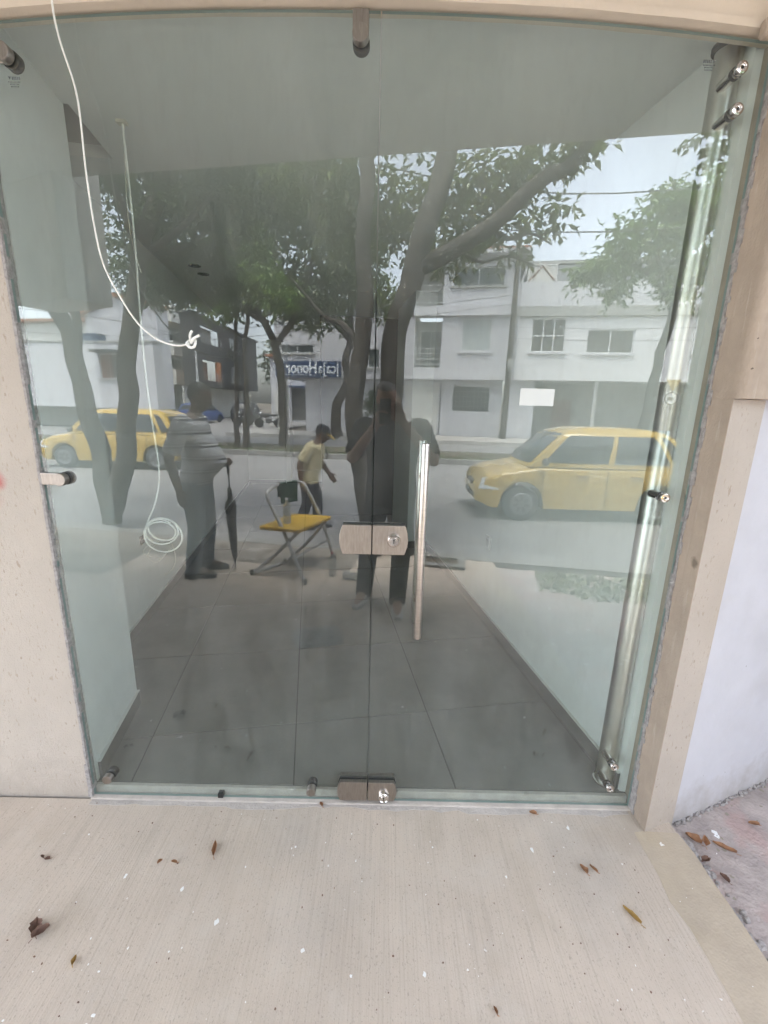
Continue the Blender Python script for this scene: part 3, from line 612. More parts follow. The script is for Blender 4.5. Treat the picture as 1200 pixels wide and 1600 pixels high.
# ================================================================== THE STREET: BUILDINGS
MT['fac_white'] = mat('white_facade', (.56, .56, .58), .85, var=.05, vscale=1.2)
MT['fac_cream'] = mat('off_white_facade', (.62, .61, .57), .85, var=.06, vscale=1.5)
MT['fac_dark'] = mat('charcoal_facade', (.055, .055, .06), .8, var=.1, vscale=2)
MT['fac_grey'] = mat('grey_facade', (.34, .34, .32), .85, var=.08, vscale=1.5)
MT['orange'] = mat('orange_wall', (.55, .20, .07), .8)
MT['slate'] = mat('dark_roof_sheet', (.11, .115, .125), .8, var=.15, vscale=2)
MT['clay'] = mat('clay_tile_roof', (.34, .15, .085), .9, var=.3, vscale=9)
MT['pane'] = mat('window_glass', (.06, .075, .075), .08)
MT['blind'] = mat('window_blind', (.40, .44, .43), .5)
MT['frame_w'] = mat('white_window_frame', (.75, .75, .75), .5)
MT['frame_b'] = mat('brown_shutter', (.20, .085, .05), .6)
MT['iron'] = mat('dark_iron', (.05, .05, .05), .5)
MT['iron_w'] = mat('pale_iron', (.62, .62, .62), .5)
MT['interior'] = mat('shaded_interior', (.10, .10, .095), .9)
MT['blue'] = mat('blue_sign_face', (.018, .045, .115), .35)
MT['sign_white'] = mat('sign_white_letter', (.72, .75, .78), .5)

def wall_holes(b, x0, x1, z0, z1, holes, y=0., depth=.18):
    xs = sorted({x0, x1, *[h[0] for h in holes], *[h[1] for h in holes]}); zs = sorted({z0, z1, *[h[2] for h in holes], *[h[3] for h in holes]})
    for i in range(len(xs) - 1):
        for j in range(len(zs) - 1):
            cx, cz = (xs[i] + xs[i + 1]) / 2, (zs[j] + zs[j + 1]) / 2
            if any(h[0] < cx < h[1] and h[2] < cz < h[3] for h in holes): continue
            b.quad((xs[i], y, zs[j]), (xs[i + 1], y, zs[j]), (xs[i + 1], y, zs[j + 1]), (xs[i], y, zs[j + 1]))
    for a, c, d, e in [h[:4] for h in holes]:
        for p, q in (((a, d), (c, d)), ((c, d), (c, e)), ((c, e), (a, e)), ((a, e), (a, d))):
            b.quad((p[0], y, p[1]), (q[0], y, q[1]), (q[0], y - depth, q[1]), (p[0], y - depth, p[1]))
def window(parent, x0, x1, z0, z1, y=0, cols=1, rows=1, fm='frame_w', pm='pane', sill=True, t=.05, depth=.14):
    f = MB(); yy = y - depth
    for i in range(cols + 1):
        x = x0 + (x1 - x0 - t) * i / cols; f.box(x, x + t, yy, yy + .05, z0, z1)
    for j in range(rows + 1):
        z = z0 + (z1 - z0 - t) * j / rows
        for i in range(cols):
            xa = x0 + (x1 - x0 - t) * i / cols + t; xb = x0 + (x1 - x0 - t) * (i + 1) / cols
            f.box(xa, xb, yy + .002, yy + .048, z, z + t)
    w_ = f.build('window', MT[fm], parent)
    for i in range(cols):
        for j in range(rows):
            p = MB(); p.box(x0 + (x1 - x0) * i / cols, x0 + (x1 - x0) * (i + 1) / cols, yy + .01, yy + .02, z0 + (z1 - z0) * j / rows, z0 + (z1 - z0) * (j + 1) / rows); p.build('pane', MT[pm], w_)
    if sill:
        s_ = MB(); s_.box(x0 - .12, x1 + .12, y - .05, y + .1, z0 - .1, z0 - .002); s_.build('sill', MT['fac_grey'] if fm != 'frame_w' or pm == 'pane' else MT['fac_white'], w_)
    return w_
def railing(parent, x0, x1, z0, z1, y, n=4, m='iron_w', posts=3):
    b = MB()
    for i in range(n): b.tube([(x0, y, z0 + (z1 - z0) * (i + .6) / (n - .4)), (x1, y, z0 + (z1 - z0) * (i + .6) / (n - .4))], .018, 6)
    for i in range(posts): b.box(x0 + (x1 - x0) * i / (posts - 1) - .015, x0 + (x1 - x0) * i / (posts - 1) + .015, y - .02, y + .02, z0, z1 - .03)
    return b.build('railing', MT[m], parent)
def wbox(parent, name, m, *a, **k):
    b = MB(); b.box(*a); return b.build(name, MT[m], parent, **k)

# ---- white three-storey house
D0 = 22.3
A = thing('white_house', 'white three storey house with stacked balconies and a grilled ground floor window', 'house', ST(-3.06, D0, 0), TS)
b = MB(); wall_holes(b, 0, 5.14, -.25, 2.84, [(2.59, 4.56, 1.23, 2.56), (.06, 1.86, -.2, 2.5), (1.94, 2.0, 0, 2.7)], -.7, .12); b.quad((0, -.7, -.25), (0, -.7, 2.84), (0, -9, 2.84), (0, -9, -.25)); b.build('wall', MT['fac_white'], A)
wbox(A, 'garage_door', 'fac_cream', .06, 1.86, -.80, -.76, -.2, 2.5)
wbox(A, 'interior_wall', 'interior', .02, 5.12, -1.9, -1.8, -.2, 2.8)
g_ = window(A, 2.59, 4.56, 1.23, 2.56, -.7, 1, 1, 'frame_w', 'pane', False)
b = MB()
for i in range(11): b.box(2.6 + i * .19, 2.62 + i * .19, -.74, -.715, 1.23, 2.56)
for i in range(6): b.box(2.59, 4.56, -.712, -.698, 1.24 + i * .255, 1.26 + i * .255)
b.build('grille', MT['iron_w'], g_)
b = MB(); wall_holes(b, .05, 5.55, 2.84, 5.84, [(.56, 1.94, 3.41, 5.84), (2.89, 4.37, 4.20, 5.74)], 0, .2); b.quad((.05, 0, 2.84), (5.55, 0, 2.84), (5.55, -.7, 2.84), (.05, -.7, 2.84)); b.quad((.05, 0, 2.84), (.05, 0, 5.84), (.05, -9, 5.84), (.05, -9, 2.84)); b.build('upper_wall', MT['fac_white'], A)
wbox(A, 'balcony_recess', 'fac_grey', .5, 2.0, -1.6, -1.5, 3.3, 5.84)
window(A, .7, 1.85, 3.42, 5.4, -1.35, 2, 1, 'frame_w', 'pane', False)
railing(A, .56, 1.92, 3.41, 4.34, -.04)
window(A, 2.89, 4.37, 4.20, 5.74, 0, 1, 1, 'frame_w', 'blind')
wbox(A, 'cornice', 'fac_white', .5, 5.4, -.5, .22, 5.842, 6.30)
b = MB(); wall_holes(b, 1.91, 5.5, 6.30, 8.49, [(2.33, 4.82, 7.21, 8.05)], -.05, .2); b.quad((1.91, -.05, 6.30), (1.91, -.05, 8.49), (1.91, -9, 8.49), (1.91, -9, 6.3)); b.build('top_wall', MT['fac_white'], A)
window(A, 2.33, 4.82, 7.21, 8.05, -.05, 2, 1, 'frame_w', 'pane')
wbox(A, 'terrace_back_wall', 'fac_grey', -.1, 1.9, -2.2, -2.1, 6.3, 8.4)
railing(A, .6, 1.9, 6.31, 7.26, .0)
wbox(A, 'roof', 'fac_white', .1, 5.9, -9, .45, 8.495, 8.68)
wbox(A, 'roof_tiles', 'clay', .2, 5.85, -8.9, .3, 8.682, 8.8)
b = MB(); b.tube([(5.1, .3, 8.45), (4.98, .1, 7.95), (5.58, .08, 7.4), (5.58, .08, 5.9)][:1] + [(5.9, .3, 8.4), (5.6, .1, 7.4), (5.58, .10, 3.0), (5.58, -.55, 2.6), (5.4, -.6, .1)], .055, 8); b.build('downpipe', MT['fac_white'], A, smooth=1)
# ---- brick-faced white neighbour with dark attic
B = thing('carport_house', 'white painted brick house with dark attic roof and an open shaded carport', 'house', ST(2.45, D0, 0), TS)
b = MB(); wall_holes(b, 0, 16, 2.86, 5.78, [(.75, 2.33, 4.18, 5.70), (3.32, 5.42, 4.13, 5.19), (8, 10, 4.1, 5.4), (12, 14, 4.1, 5.4)], .0, .2); b.quad((0, 0, 2.86), (16, 0, 2.86), (16, -3, 2.86), (0, -3, 2.86))
b.build('upper_wall', mat('painted_brick', (.66, .66, .66), .9, var=.07, vscale=3, bump=.7, bscale=22, stretch=(1, 1, 3)), B)
window(B, .75, 2.33, 4.18, 5.70, 0, 3, 2, 'frame_w', 'interior'); window(B, 3.32, 5.42, 4.13, 5.19, 0, 2, 1, 'frame_w', 'interior'); window(B, 8, 10, 4.1, 5.4, 0, 3, 1); window(B, 12, 14, 4.1, 5.4, 0, 3, 1)
wbox(B, 'cornice', 'fac_grey', -.05, 16, -.4, .16, 5.782, 6.22)
wbox(B, 'parapet', 'fac_white', -.05, 16, -.1, .06, 6.222, 7.31)
b = MB(); b.prism([(-.3, 7.30), (-2.6, 8.75), (-6, 8.75), (-6, 7.3)], 'x', .2, 16); b.build('attic_roof', MT['slate'], B)
wbox(B, 'ridge_cap', 'fac_grey', .1, 16, -2.9, -2.45, 8.752, 8.9)
b = MB(); b.prism([(.35, 7.32), (1.65, 7.32), (1.65, 8.12), (.35, 8.12)], 'y', -.75, -.25); d_ = b.build('dormer', MT['fac_cream'], B)
b = MB(); b.tube([(.4, -.24, 7.4), (1.0, -.24, 8.05), (1.6, -.24, 7.4)], .04, 6); b.build('brace', MT['frame_b'], d_)
b = MB(); b.tube([(.35, -.235, 7.34), (.35, -.235, 8.1), (1.65, -.235, 8.1), (1.65, -.235, 7.34)], .035, 6); b.build('frame', MT['frame_w'], d_)
wbox(B, 'ground_wall', 'fac_white', 0, 1.25, -.8, -.5, -.2, 2.858)
wbox(B, 'carport_back_wall', 'fac_grey', 1.25, 16, -3.2, -3, -.2, 2.86)
for x in (4.0, 7.2, 11): wbox(B, 'carport_post', 'fac_grey', x, x + .16, -.4, -.24, -.2, 2.855)
wbox(B, 'notice_board', 'fac_white', 4.85, 5.2, -2.99, -2.95, 1.38, 1.62)
wbox(B, 'carport_door', 'frame_b', 2.6, 3.6, -2.99, -2.93, -.2, 2.0)
# ---- corner shop with the blue sign
K = thing('corner_shop', 'white corner building with a long blue shop sign over its entrance', 'building', ST(-10.38, 23.0, 0), TS)
b = MB(); wall_holes(b, 0, 7.25, 2.84, 6.5, [(.34, 2.27, 4.14, 4.60), (5.3, 5.95, 3.42, 4.4)], 0, .2); b.quad((0, 0, 2.84), (7.25, 0, 2.84), (7.25, -1.2, 2.84), (0, -1.2, 2.84)); b.quad((0, 0, 2.84), (0, 0, 6.5), (0, -9, 6.5), (0, -9, 2.84)); b.build('upper_wall', MT['fac_white'], K)
window(K, .34, 2.27, 4.14, 4.60, 0, 2, 1); window(K, 5.3, 5.95, 3.42, 4.4, 0, 1, 1)
b = MB(); wall_holes(b, 1.55, 7.25, -.25, 2.84, [(5.2, 6.1, 1.0, 2.3)], -.6, .2); b.quad((1.55, -.6, -.25), (1.55, -.6, 2.84), (1.55, -9, 2.84), (1.55, -9, -.25)); b.build('ground_wall', MT['fac_white'], K)
window(K, 5.2, 6.1, 1.0, 2.3, -.6, 1, 1)
wbox(K, 'pillar', 'fac_cream', .05, .5, -.5, -.1, -.2, 2.838)
wbox(K, 'roof', 'fac_cream', -.2, 7.5, -9, .3, 6.502, 6.75)
sg = thing('blue_sign', 'long blue shop sign with white lettering on the corner building', 'sign', ST(-10.28, 22.88, 2.88), TS)
b = MB(); b.box(0, 3.75, -.11, .06, 0, .84, .01); b.build('sign_face', MT['blue'], sg)
def text(parent, s, size, loc, m, name='lettering', squeeze=1., bold=0.):
    cu = bpy.data.curves.new(name, 'FONT'); cu.body = s; cu.size = size; cu.extrude = .008; cu.align_x = 'LEFT'; cu.offset = bold
    tmp = bpy.data.objects.new('tmp_text', cu); C.objects.link(tmp)
    dg = bpy.context.evaluated_depsgraph_get(); dg.update(); me = bpy.data.meshes.new_from_object(tmp.evaluated_get(dg))
    bpy.data.objects.remove(tmp); bpy.data.curves.remove(cu); me.name = name
    me.transform(Matrix(((-squeeze, 0, 0, 0), (0, 0, 1, 0), (0, 1, 0, 0), (0, 0, 0, 1)))); me.materials.clear(); me.materials.append(m)
    o = link(name, me, parent, loc); o['kind'] = 'stuff'; return o, me
o1, me1 = text(sg, '|ca]a', .80, (3.66, .066, .22), MT['sign_white'], squeeze=.80, bold=.006)
x_end = min(v.co.x for v in me1.vertices)
text(sg, 'Honor', .82, (3.66 + x_end - .04, .066, .22), MT['sign_white'], squeeze=.80, bold=.022)
b = MB(); b.box(.25, 2.35, .062, .07, .10, .125); b.build('underline', MT['sign_white'], sg)
# two rows of small numbers beside the garage door of the white house
text(A, '37-40', .22, (1.60, -.69, 2.44), MT['iron'], 'house_number'); text(A, '3-37A', .20, (1.68, -.69, 2.20), MT['iron'], 'house_number')
# ---- the yard wall seen through the corner entrance
E_ = thing('pale_house', 'pale low house far down the side street, behind the parked motorcycles', 'house', ST(-16.5, 36, 0), TS)
wbox(E_, 'wall', 'fac_white', 0, 9, -6, 0, -.2, 5.2); wbox(E_, 'door', 'interior', 1.9, 3.2, .001, .04, 0, 2.6); wbox(E_, 'awning', 'blue', 1.7, 3.6, .04, .9, 2.7, 2.85); wbox(E_, 'roof', 'clay', -.3, 9.3, -6, .4, 5.21, 5.4); wbox(E_, 'gate', 'fac_cream', .3, 1.6, .001, .05, 0, 2.4)
# ---- low white house at the left and the gable behind it
Lw = thing('flat_roof_house', 'white flat roofed house with a brown shuttered window, behind the leaning trunks', 'house', ST(-25.4, 20.5, 0), TS)
b = MB(); wall_holes(b, -8, 9.35, .98, 4.38, [(6.03, 7.13, 2.52, 3.80)], 0, .25); b.quad((-8, 0, .98), (9.35, 0, .98), (9.35, -1.6, .98), (-8, -1.6, .98)); b.quad((9.35, 0, .98), (9.35, 0, 4.38), (9.35, -.8, 4.38), (9.35, -.8, .98)); b.build('upper_wall', MT['fac_white'], Lw)
w_ = window(Lw, 6.03, 7.13, 2.52, 3.80, 0, 2, 1, 'frame_w', 'pane')
b = MB()
for i in range(12): b.box(6.05, 6.72, -.13, -.09, 2.55 + i * .102, 2.63 + i * .102)
b.build('shutter', MT['frame_b'], w_)
wbox(Lw, 'awning', 'iron', 5.95, 7.3, 0.003, .5, 3.84, 3.98)
wbox(Lw, 'ground_wall', 'fac_grey', -8, 9.3, -1.7, -1.55, -1.0, .979); wbox(Lw, 'roof', 'fac_grey', -8, 9.4, -.8, .05, 4.382, 4.46)
wbox(Lw, 'garage_door', 'fac_cream', 3.2, 5.8, -1.54, -1.5, -1, .8); wbox(Lw, 'water_tank', 'blue', 5.0, 6.0, -.7, -.1, 4.461, 4.85)
Gb = thing('gable_house', 'tall white gable house with clay roof edge, rising behind the flat roofed one', 'house', ST(-25.9, 27, 0), TS)
b = MB(); b.prism([(0, -.5), (5.5, -.5), (5.5, 7.45), (2.3, 8.15), (0, 6.95)], 'y', -1.2, 0); b.build('wall', MT['fac_white'], Gb)
b = MB(); b.prism([(-.2, 6.85), (2.3, 8.17), (2.3, 8.36), (-.2, 7.05)], 'y', -1.2, .3); b.prism([(2.3, 8.17), (5.7, 7.42), (5.7, 7.62), (2.3, 8.36)], 'y', -1.2, .3); b.build('roof', MT['clay'], Gb)
wbox(Gb, 'wing_wall', 'fac_cream', -9, -.01, -7, -1, -.5, 6.7); b = MB(); b.prism([(-9.2, 6.71), (0, 6.71), (0, 6.9), (-9.2, 6.9)], 'y', -7, -.6); b.build('wing_roof', MT['clay'], Gb)
# ---- flats and the charcoal house along the side street: facades turned towards it
AX = Matrix
F_ = thing('balcony_flats', 'grey block of flats with three stacked concrete balconies, beside the gable house', 'apartment block', (-18.4, -38.1, 0), radians(-90))
wbox(F_, 'wall', 'fac_grey', -1.5, 6.2, -8, -1.2, -.5, 9.6); wbox(F_, 'corner_wall', 'fac_cream', -.6, .35, -1.2, -.1, -.5, 9.0)
for z0, z1 in ((2.75, 4.0), (5.15, 6.3), (7.8, 9.2)): wbox(F_, 'balcony', 'fac_cream', -.3, 4.9, -1.2, .5, z0, z1)
for z0, z1 in ((4.05, 5.1), (6.35, 7.7)): window(F_, .6, 4.6, z0, z1, -1.05, 3, 1, 'frame_w', 'pane', False)
window(F_, .8, 3.8, .4, 2.3, -1.05, 4, 1, 'frame_w', 'pane', False)
H_ = thing('charcoal_house', 'charcoal black house with an orange balcony recess, beside the grey flats', 'house', (-15.0, -35.2, 0), radians(-90))
b = MB(); wall_holes(b, 0, 17, 2.58, 8.0, [(1.2, 5.6, 3.1, 4.75), (1.2, 5.6, 6.1, 7.4), (8, 11, 3.2, 4.7), (8, 11, 6.1, 7.4)], 0, .25); b.quad((0, 0, 2.58), (17, 0, 2.58), (17, -2, 2.58), (0, -2, 2.58)); b.quad((0, 0, 2.58), (0, 0, 8), (0, -1.1, 8), (0, -1.1, 2.58)); b.build('upper_wall', MT['fac_dark'], H_)
wbox(H_, 'recess_wall', 'orange', 1.1, 5.7, -1.5, -1.4, 3.0, 4.8); wbox(H_, 'recess_wall', 'fac_grey', 1.1, 5.7, -1.0, -.9, 6.0, 7.5)
wbox(H_, 'orange_pillar', 'orange', 4.4, 5.2, -.2, .02, 3.1, 4.75)
railing(H_, 1.2, 5.6, 3.1, 3.75, .03, 4, 'iron_w', 4); railing(H_, 1.2, 5.6, 6.1, 6.7, .03, 3, 'iron_w', 4)
window(H_, 8, 11, 3.2, 4.7, 0, 3, 1); window(H_, 8, 11, 6.1, 7.4, 0, 3, 1)
wbox(H_, 'ground_wall', 'fac_cream', 0, 17, -1.35, -1.2, -.3, 2.579); wbox(H_, 'roof', 'slate', -.2, 17.2, -1.3, .2, 8.002, 8.15)
window(H_, 2, 5, .5, 2.2, -1.05, 4, 1, 'iron', 'pane', False)
far = thing('end_house', 'pale house closing the far end of the side street behind tree trunks', 'house', ST(-21, 62, 0), TS)
wbox(far, 'wall', 'fac_white', 0, 14, -6, 0, -.5, 6); wbox(far, 'roof', 'clay', -.3, 14.3, -6, .4, 6.01, 6.3); window(far, 3, 5, 1, 2.5, .16, 2, 1); window(far, 8, 10, 1, 2.5, .16, 2, 1)

# ================================================================== TREES
def leaf_mat(name, col, col2):
    m = bpy.data.materials.new(name); m.use_nodes = True; n = m.node_tree.nodes; l = m.node_tree.links.new; n.clear()
    o = n.new('ShaderNodeOutputMaterial'); d = n.new('ShaderNodeBsdfDiffuse'); t = n.new('ShaderNodeBsdfTranslucent'); gl = n.new('ShaderNodeBsdfGlossy'); gl.inputs['Roughness'].default_value = .35
    g = n.new('ShaderNodeTexCoord'); nz = n.new('ShaderNodeTexNoise'); nz.inputs['Scale'].default_value = 2.2; nz.inputs['Detail'].default_value = 8; nz.inputs['Roughness'].default_value = .8; l(g.outputs['Object'], nz.inputs['Vector'])
    r = n.new('ShaderNodeValToRGB'); r.color_ramp.elements[0].position = .35; r.color_ramp.elements[1].position = .68; r.color_ramp.elements[0].color = (*col, 1); r.color_ramp.elements[1].color = (*col2, 1)
    l(nz.outputs[0], r.inputs[0]); l(r.outputs[0], d.inputs[0]); l(r.outputs[0], t.inputs[0])
    m1 = n.new('ShaderNodeMixShader'); m1.inputs[0].default_value = .42; l(d.outputs[0], m1.inputs[1]); l(t.outputs[0], m1.inputs[2])
    m2 = n.new('ShaderNodeMixShader'); m2.inputs[0].default_value = .05; l(m1.outputs[0], m2.inputs[1]); l(gl.outputs[0], m2.inputs[2]); l(m2.outputs[0], o.inputs[0]); return m
LF = {'deep': leaf_mat('deep_green_leaf', (.03, .055, .016), (.085, .135, .036)), 'yellow': leaf_mat('yellow_green_leaf', (.08, .12, .024), (.20, .25, .055)), 'fresh': leaf_mat('fresh_green_leaf', (.10, .175, .035), (.19, .28, .07))}
MT['bark'] = mat('rough_bark', (.058, .049, .039), .95, var=.35, vscale=6, bump=.9, bscale=22, stretch=(1, 1, .35))
MT['bark_pale'] = mat('pale_bark', (.26, .235, .19), .95, var=.3, vscale=6, bump=.8, bscale=18, stretch=(1, 1, .4))
def leaves(b, c, r, n, size, rz=.8, droop=.35, twigs=7):
    """n leaves on twigs spread through an ellipsoid about c"""
    per = max(5, n // max(1, n // twigs)); k = 0
    while k < n:
        d = Vector((random.gauss(0, 1), random.gauss(0, 1), random.gauss(0, 1))).normalized() * random.random() ** .42
        p = Vector(c) + Vector((d.x * r, d.y * r, d.z * r * rz)); td = Vector((random.gauss(0, 1), random.gauss(0, 1), random.gauss(0, .5) - droop)).normalized(); ln = size * random.uniform(1.6, 3)
        for q in range(per):
            k += 1; o = p + td * ln * (q / per)
            dr = (td * .5 + Vector((random.gauss(0, 1), random.gauss(0, 1), random.gauss(0, .6) - droop))).normalized(); s = size * random.uniform(.65, 1.2)
            sd_ = dr.cross(Vector((random.gauss(0, .4), random.gauss(0, .4), 1))).normalized() * s * .24; up = sd_.cross(dr).normalized() * s * .10
            m_ = o + dr * s * .45
            b.add([o, m_ + sd_ + up, o + dr * s - up * 1.2, m_ - sd_ + up, m_ - up * .2], [(0, 1, 4), (4, 1, 2), (0, 4, 3), (4, 2, 3)] if False else [(0, 1, 2), (0, 2, 3)])
def tree(name, label, stems, clusters, lm='deep', size=.13, bark='bark', group=None, twigs=7):
    base = Vector(stems[0][0][0]); base = Vector((base.x, base.y, base.z))
    t = thing(name, label, 'tree', base, 0, group)
    b = MB()
    for path, r0, r1 in stems:
        P = spline([Vector(p) - base for p in path], 6); k = len(P)
        P = [p + Vector((mnoise.noise(p * 1.7 + base), mnoise.noise(p * 1.9 - base), 0)) * min(r0, .08) for p in P]
        b.tube(P, [(r0 + (r1 - r0) * i / (k - 1)) * (1 + .10 * mnoise.noise((i * .7, r0 * 50, base.x))) for i in range(k)], 10)
    b.build('trunk', MT[bark], t, smooth=1)
    b = MB()
    for c, r, n, *rest in clusters: leaves(b, Vector(c) - base, r, int(n * (1.7 if size < .15 else 1.25)), size * (.76 if size < .15 else .85), *(rest or [.8]), twigs=twigs)
    o = b.build('crown', LF[lm], t); o['kind'] = 'stuff'
    return t
random.seed(77)
def limbs(o, ends, r0=.05, r1=.012):
    return [([o, tuple((Vector(o) + Vector(e)) / 2 + Vector((random.uniform(-.25, .25), random.uniform(-.25, .25), random.uniform(-.1, .35)))), e], r0, r1) for e in ends]
S_ = lambda s, d, z: tuple(ST(s, d, z))
# the upright tree and the forking tree in the pavement before the shop
top1 = S_(-.80, 3.1, 3.6)
tree('street_tree', 'straight dark street tree right behind the photographer, close to the kerb', [([S_(-.62, 3.0, -.1), S_(-.70, 3.0, .5), S_(-.83, 3.0, 1.1), S_(-.82, 3.0, 1.75), S_(-.80, 3.0, 2.3), S_(-.79, 3.05, 2.9), top1, S_(-.9, 3.3, 5.2), S_(-.7, 3.5, 7.0)], .115, .05), ([S_(-.81, 3.0, 2.1), S_(-1.0, 3.05, 2.3), S_(-1.2, 3.15, 2.4), S_(-1.6, 3.3, 2.8)], .04, .012)] + limbs(S_(-.85, 3.2, 4.6), [S_(-2.2, 3.4, 5.6), S_(-.6, 5.2, 5.8), S_(.3, 2.8, 5.9), S_(-1.0, 1.9, 5.6)]),
     [(S_(-1.15, 4.0, 3.42), .42, 500), (S_(-1.35, 3.6, 3.95), .55, 800), (S_(-.75, 4.2, 3.75), .5, 700), (S_(-1.9, 4.2, 4.2), .6, 700), (S_(-.6, 4.4, 5.2), 1.2, 900), (S_(-1.9, 4.2, 5.6), 1.1, 800), (S_(.3, 4.4, 6.0), 1.0, 500), (S_(-.8, 4.6, 7.2), 1.3, 500), (S_(-.45, 4.6, 3.6), .35, 300)], 'yellow', .13)
f2 = S_(-.30, 3.1, 2.80)
tree('forking_tree', 'thick dark street tree whose long limb reaches out to the right', [([S_(-.30, 3.1, -.1), S_(-.44, 3.1, .7), S_(-.47, 3.1, 1.6), S_(-.45, 3.1, 2.3), f2, S_(-.16, 3.15, 3.2), S_(-.08, 3.25, 3.7), S_(.1, 3.6, 5.4)], .135, .09),
     ([f2, S_(-.02, 3.1, 2.90), S_(.35, 3.1, 3.10), S_(.66, 3.08, 3.36), S_(.86, 3.05, 3.48), S_(1.03, 3.05, 3.55), S_(1.3, 3.0, 3.9), S_(1.8, 3.0, 4.6)], .085, .04),
     ([S_(.35, 3.1, 3.10), S_(.55, 3.15, 3.03), S_(.75, 3.2, 3.08), S_(.95, 3.25, 3.0)], .022, .008), ([S_(.1, 3.1, 2.95), S_(.3, 3.2, 2.86), S_(.55, 3.3, 2.93), S_(.8, 3.3, 2.85)], .018, .006)] + limbs(S_(.05, 3.5, 5.0), [S_(1.2, 3.6, 6.0), S_(-.4, 4.5, 6.2), S_(.3, 2.4, 6.0)]),
     [(S_(.12, 3.6, 3.55), .42, 420), (S_(.5, 3.5, 3.66), .38, 300), (S_(.85, 3.3, 3.74), .30, 200), (S_(.62, 3.3, 3.12), .30, 110), (S_(.95, 3.2, 3.22), .13, 60), (S_(1.05, 3.05, 3.75), .2, 110), (S_(.0, 4.1, 3.4), .5, 450), (S_(.6, 4.4, 5.8), 1.2, 600), (S_(1.5, 3.8, 5.6), .9, 400), (S_(.0, 4.6, 6.8), 1.3, 500), (S_(2.6, 3.9, 4.3), .45, 420), (S_(3.1, 4.0, 4.2), .5, 450)], 'yellow', .13)
# the three-stemmed tree at the left
b3 = S_(-4.34, 3.6, -.1)
tree('leaning_tree', 'dark street tree of three stems, one leaning far left, behind the umbrella man', [([b3, S_(-4.37, 3.6, .6), S_(-4.49, 3.6, 1.39), S_(-4.57, 3.6, 1.94), S_(-4.70, 3.6, 2.39), S_(-4.85, 3.6, 2.79), S_(-5.1, 3.6, 3.5), S_(-5.5, 3.7, 4.6)], .125, .07), ([S_(-4.50, 3.6, 1.42), S_(-4.545, 3.6, 1.85), S_(-4.557, 3.62, 2.24), S_(-4.53, 3.65, 2.75), S_(-4.5, 3.7, 3.6)], .06, .045), ([S_(-4.33, 3.6, .05), S_(-4.17, 3.6, .4), S_(-4.05, 3.6, .75), S_(-3.90, 3.6, 1.5), S_(-3.88, 3.6, 2.02), S_(-3.67, 3.6, 2.67), S_(-3.55, 3.6, 3.15), S_(-3.1, 3.7, 4.4)], .135, .08)] + limbs(S_(-3.55, 3.6, 3.1), [S_(-2.6, 3.8, 3.9), S_(-3.3, 4.8, 3.9), S_(-4.0, 2.9, 4.0)]),
     [(S_(-3.55, 4.2, 3.05), .42, 800), (S_(-3.3, 4.6, 3.2), .38, 500), (S_(-3.5, 4.6, 3.6), .6, 1000), (S_(-2.75, 4.2, 3.95), .62, 1000), (S_(-3.3, 3.8, 4.1), .8, 1200), (S_(-4.2, 4.0, 4.7), 1.0, 1200), (S_(-5.2, 3.8, 5.0), 1.0, 1000), (S_(-3.0, 4.2, 5.2), 1.2, 1300), (S_(-2.2, 5.0, 4.1), .6, 600)], 'deep', .13)
# trees on the median and beyond
tree('median_tree', 'slim twin stemmed tree on the grassy median with a fresh green crown', [([S_(-7.56, 13, -.1), S_(-7.5, 13, 1.2), S_(-7.38, 13, 3.3), S_(-7.3, 13, 5.0)], .09, .05), ([S_(-7.3, 13.1, -.1), S_(-7.15, 13.1, 1.5), S_(-7.1, 13.1, 3.3), S_(-6.7, 13.1, 5.2)], .12, .05)],
     [(S_(-7.2, 12.7, 5.6), 1.1, 1400), (S_(-8.2, 12.7, 5.0), .7, 600), (S_(-6.1, 12.6, 5.1), .8, 800), (S_(-6.7, 12.7, 6.3), .8, 800), (S_(-5.6, 12.5, 4.7), .5, 350), (S_(-7.6, 12.8, 4.5), .55, 350)], 'fresh', .26)
tree('median_tree', 'broad dark tree on the median whose crown hides the middle houses', [([S_(-6.35, 14.2, -.1), S_(-6.3, 14.2, 2), S_(-6.5, 14.2, 3.4), S_(-7.3, 14.2, 5.2), S_(-7.8, 14.1, 9)], .17, .10), ([S_(-6.8, 14.2, 4.2), S_(-9.2, 14.2, 5.8), S_(-10.8, 14.2, 8)], .12, .05), ([S_(-6.5, 14.2, 3.5), S_(-5.4, 14.2, 5.0), S_(-4.8, 14.2, 7.5)], .12, .05)],
     [(S_(-11.2, 14.2, 6.2), 1.7, 2100), (S_(-9.4, 14.4, 5.9), 1.5, 2000), (S_(-7.0, 14.6, 5.7), 1.5, 2000), (S_(-6.4, 14.9, 9.2), 1.8, 1500), (S_(-4.2, 14.8, 8.2), 1.6, 1300), (S_(-5.2, 14.8, 5.0), 1.3, 1200), (S_(-10.8, 14.2, 8.3), 1.9, 1700), (S_(-8.2, 14.4, 8.0), 1.9, 1700), (S_(-5.8, 14.6, 7.4), 1.8, 1500), (S_(-3.9, 14.6, 6.4), 1.4, 1100), (S_(-9.3, 14.4, 10), 2.2, 1500)], 'deep', .26)
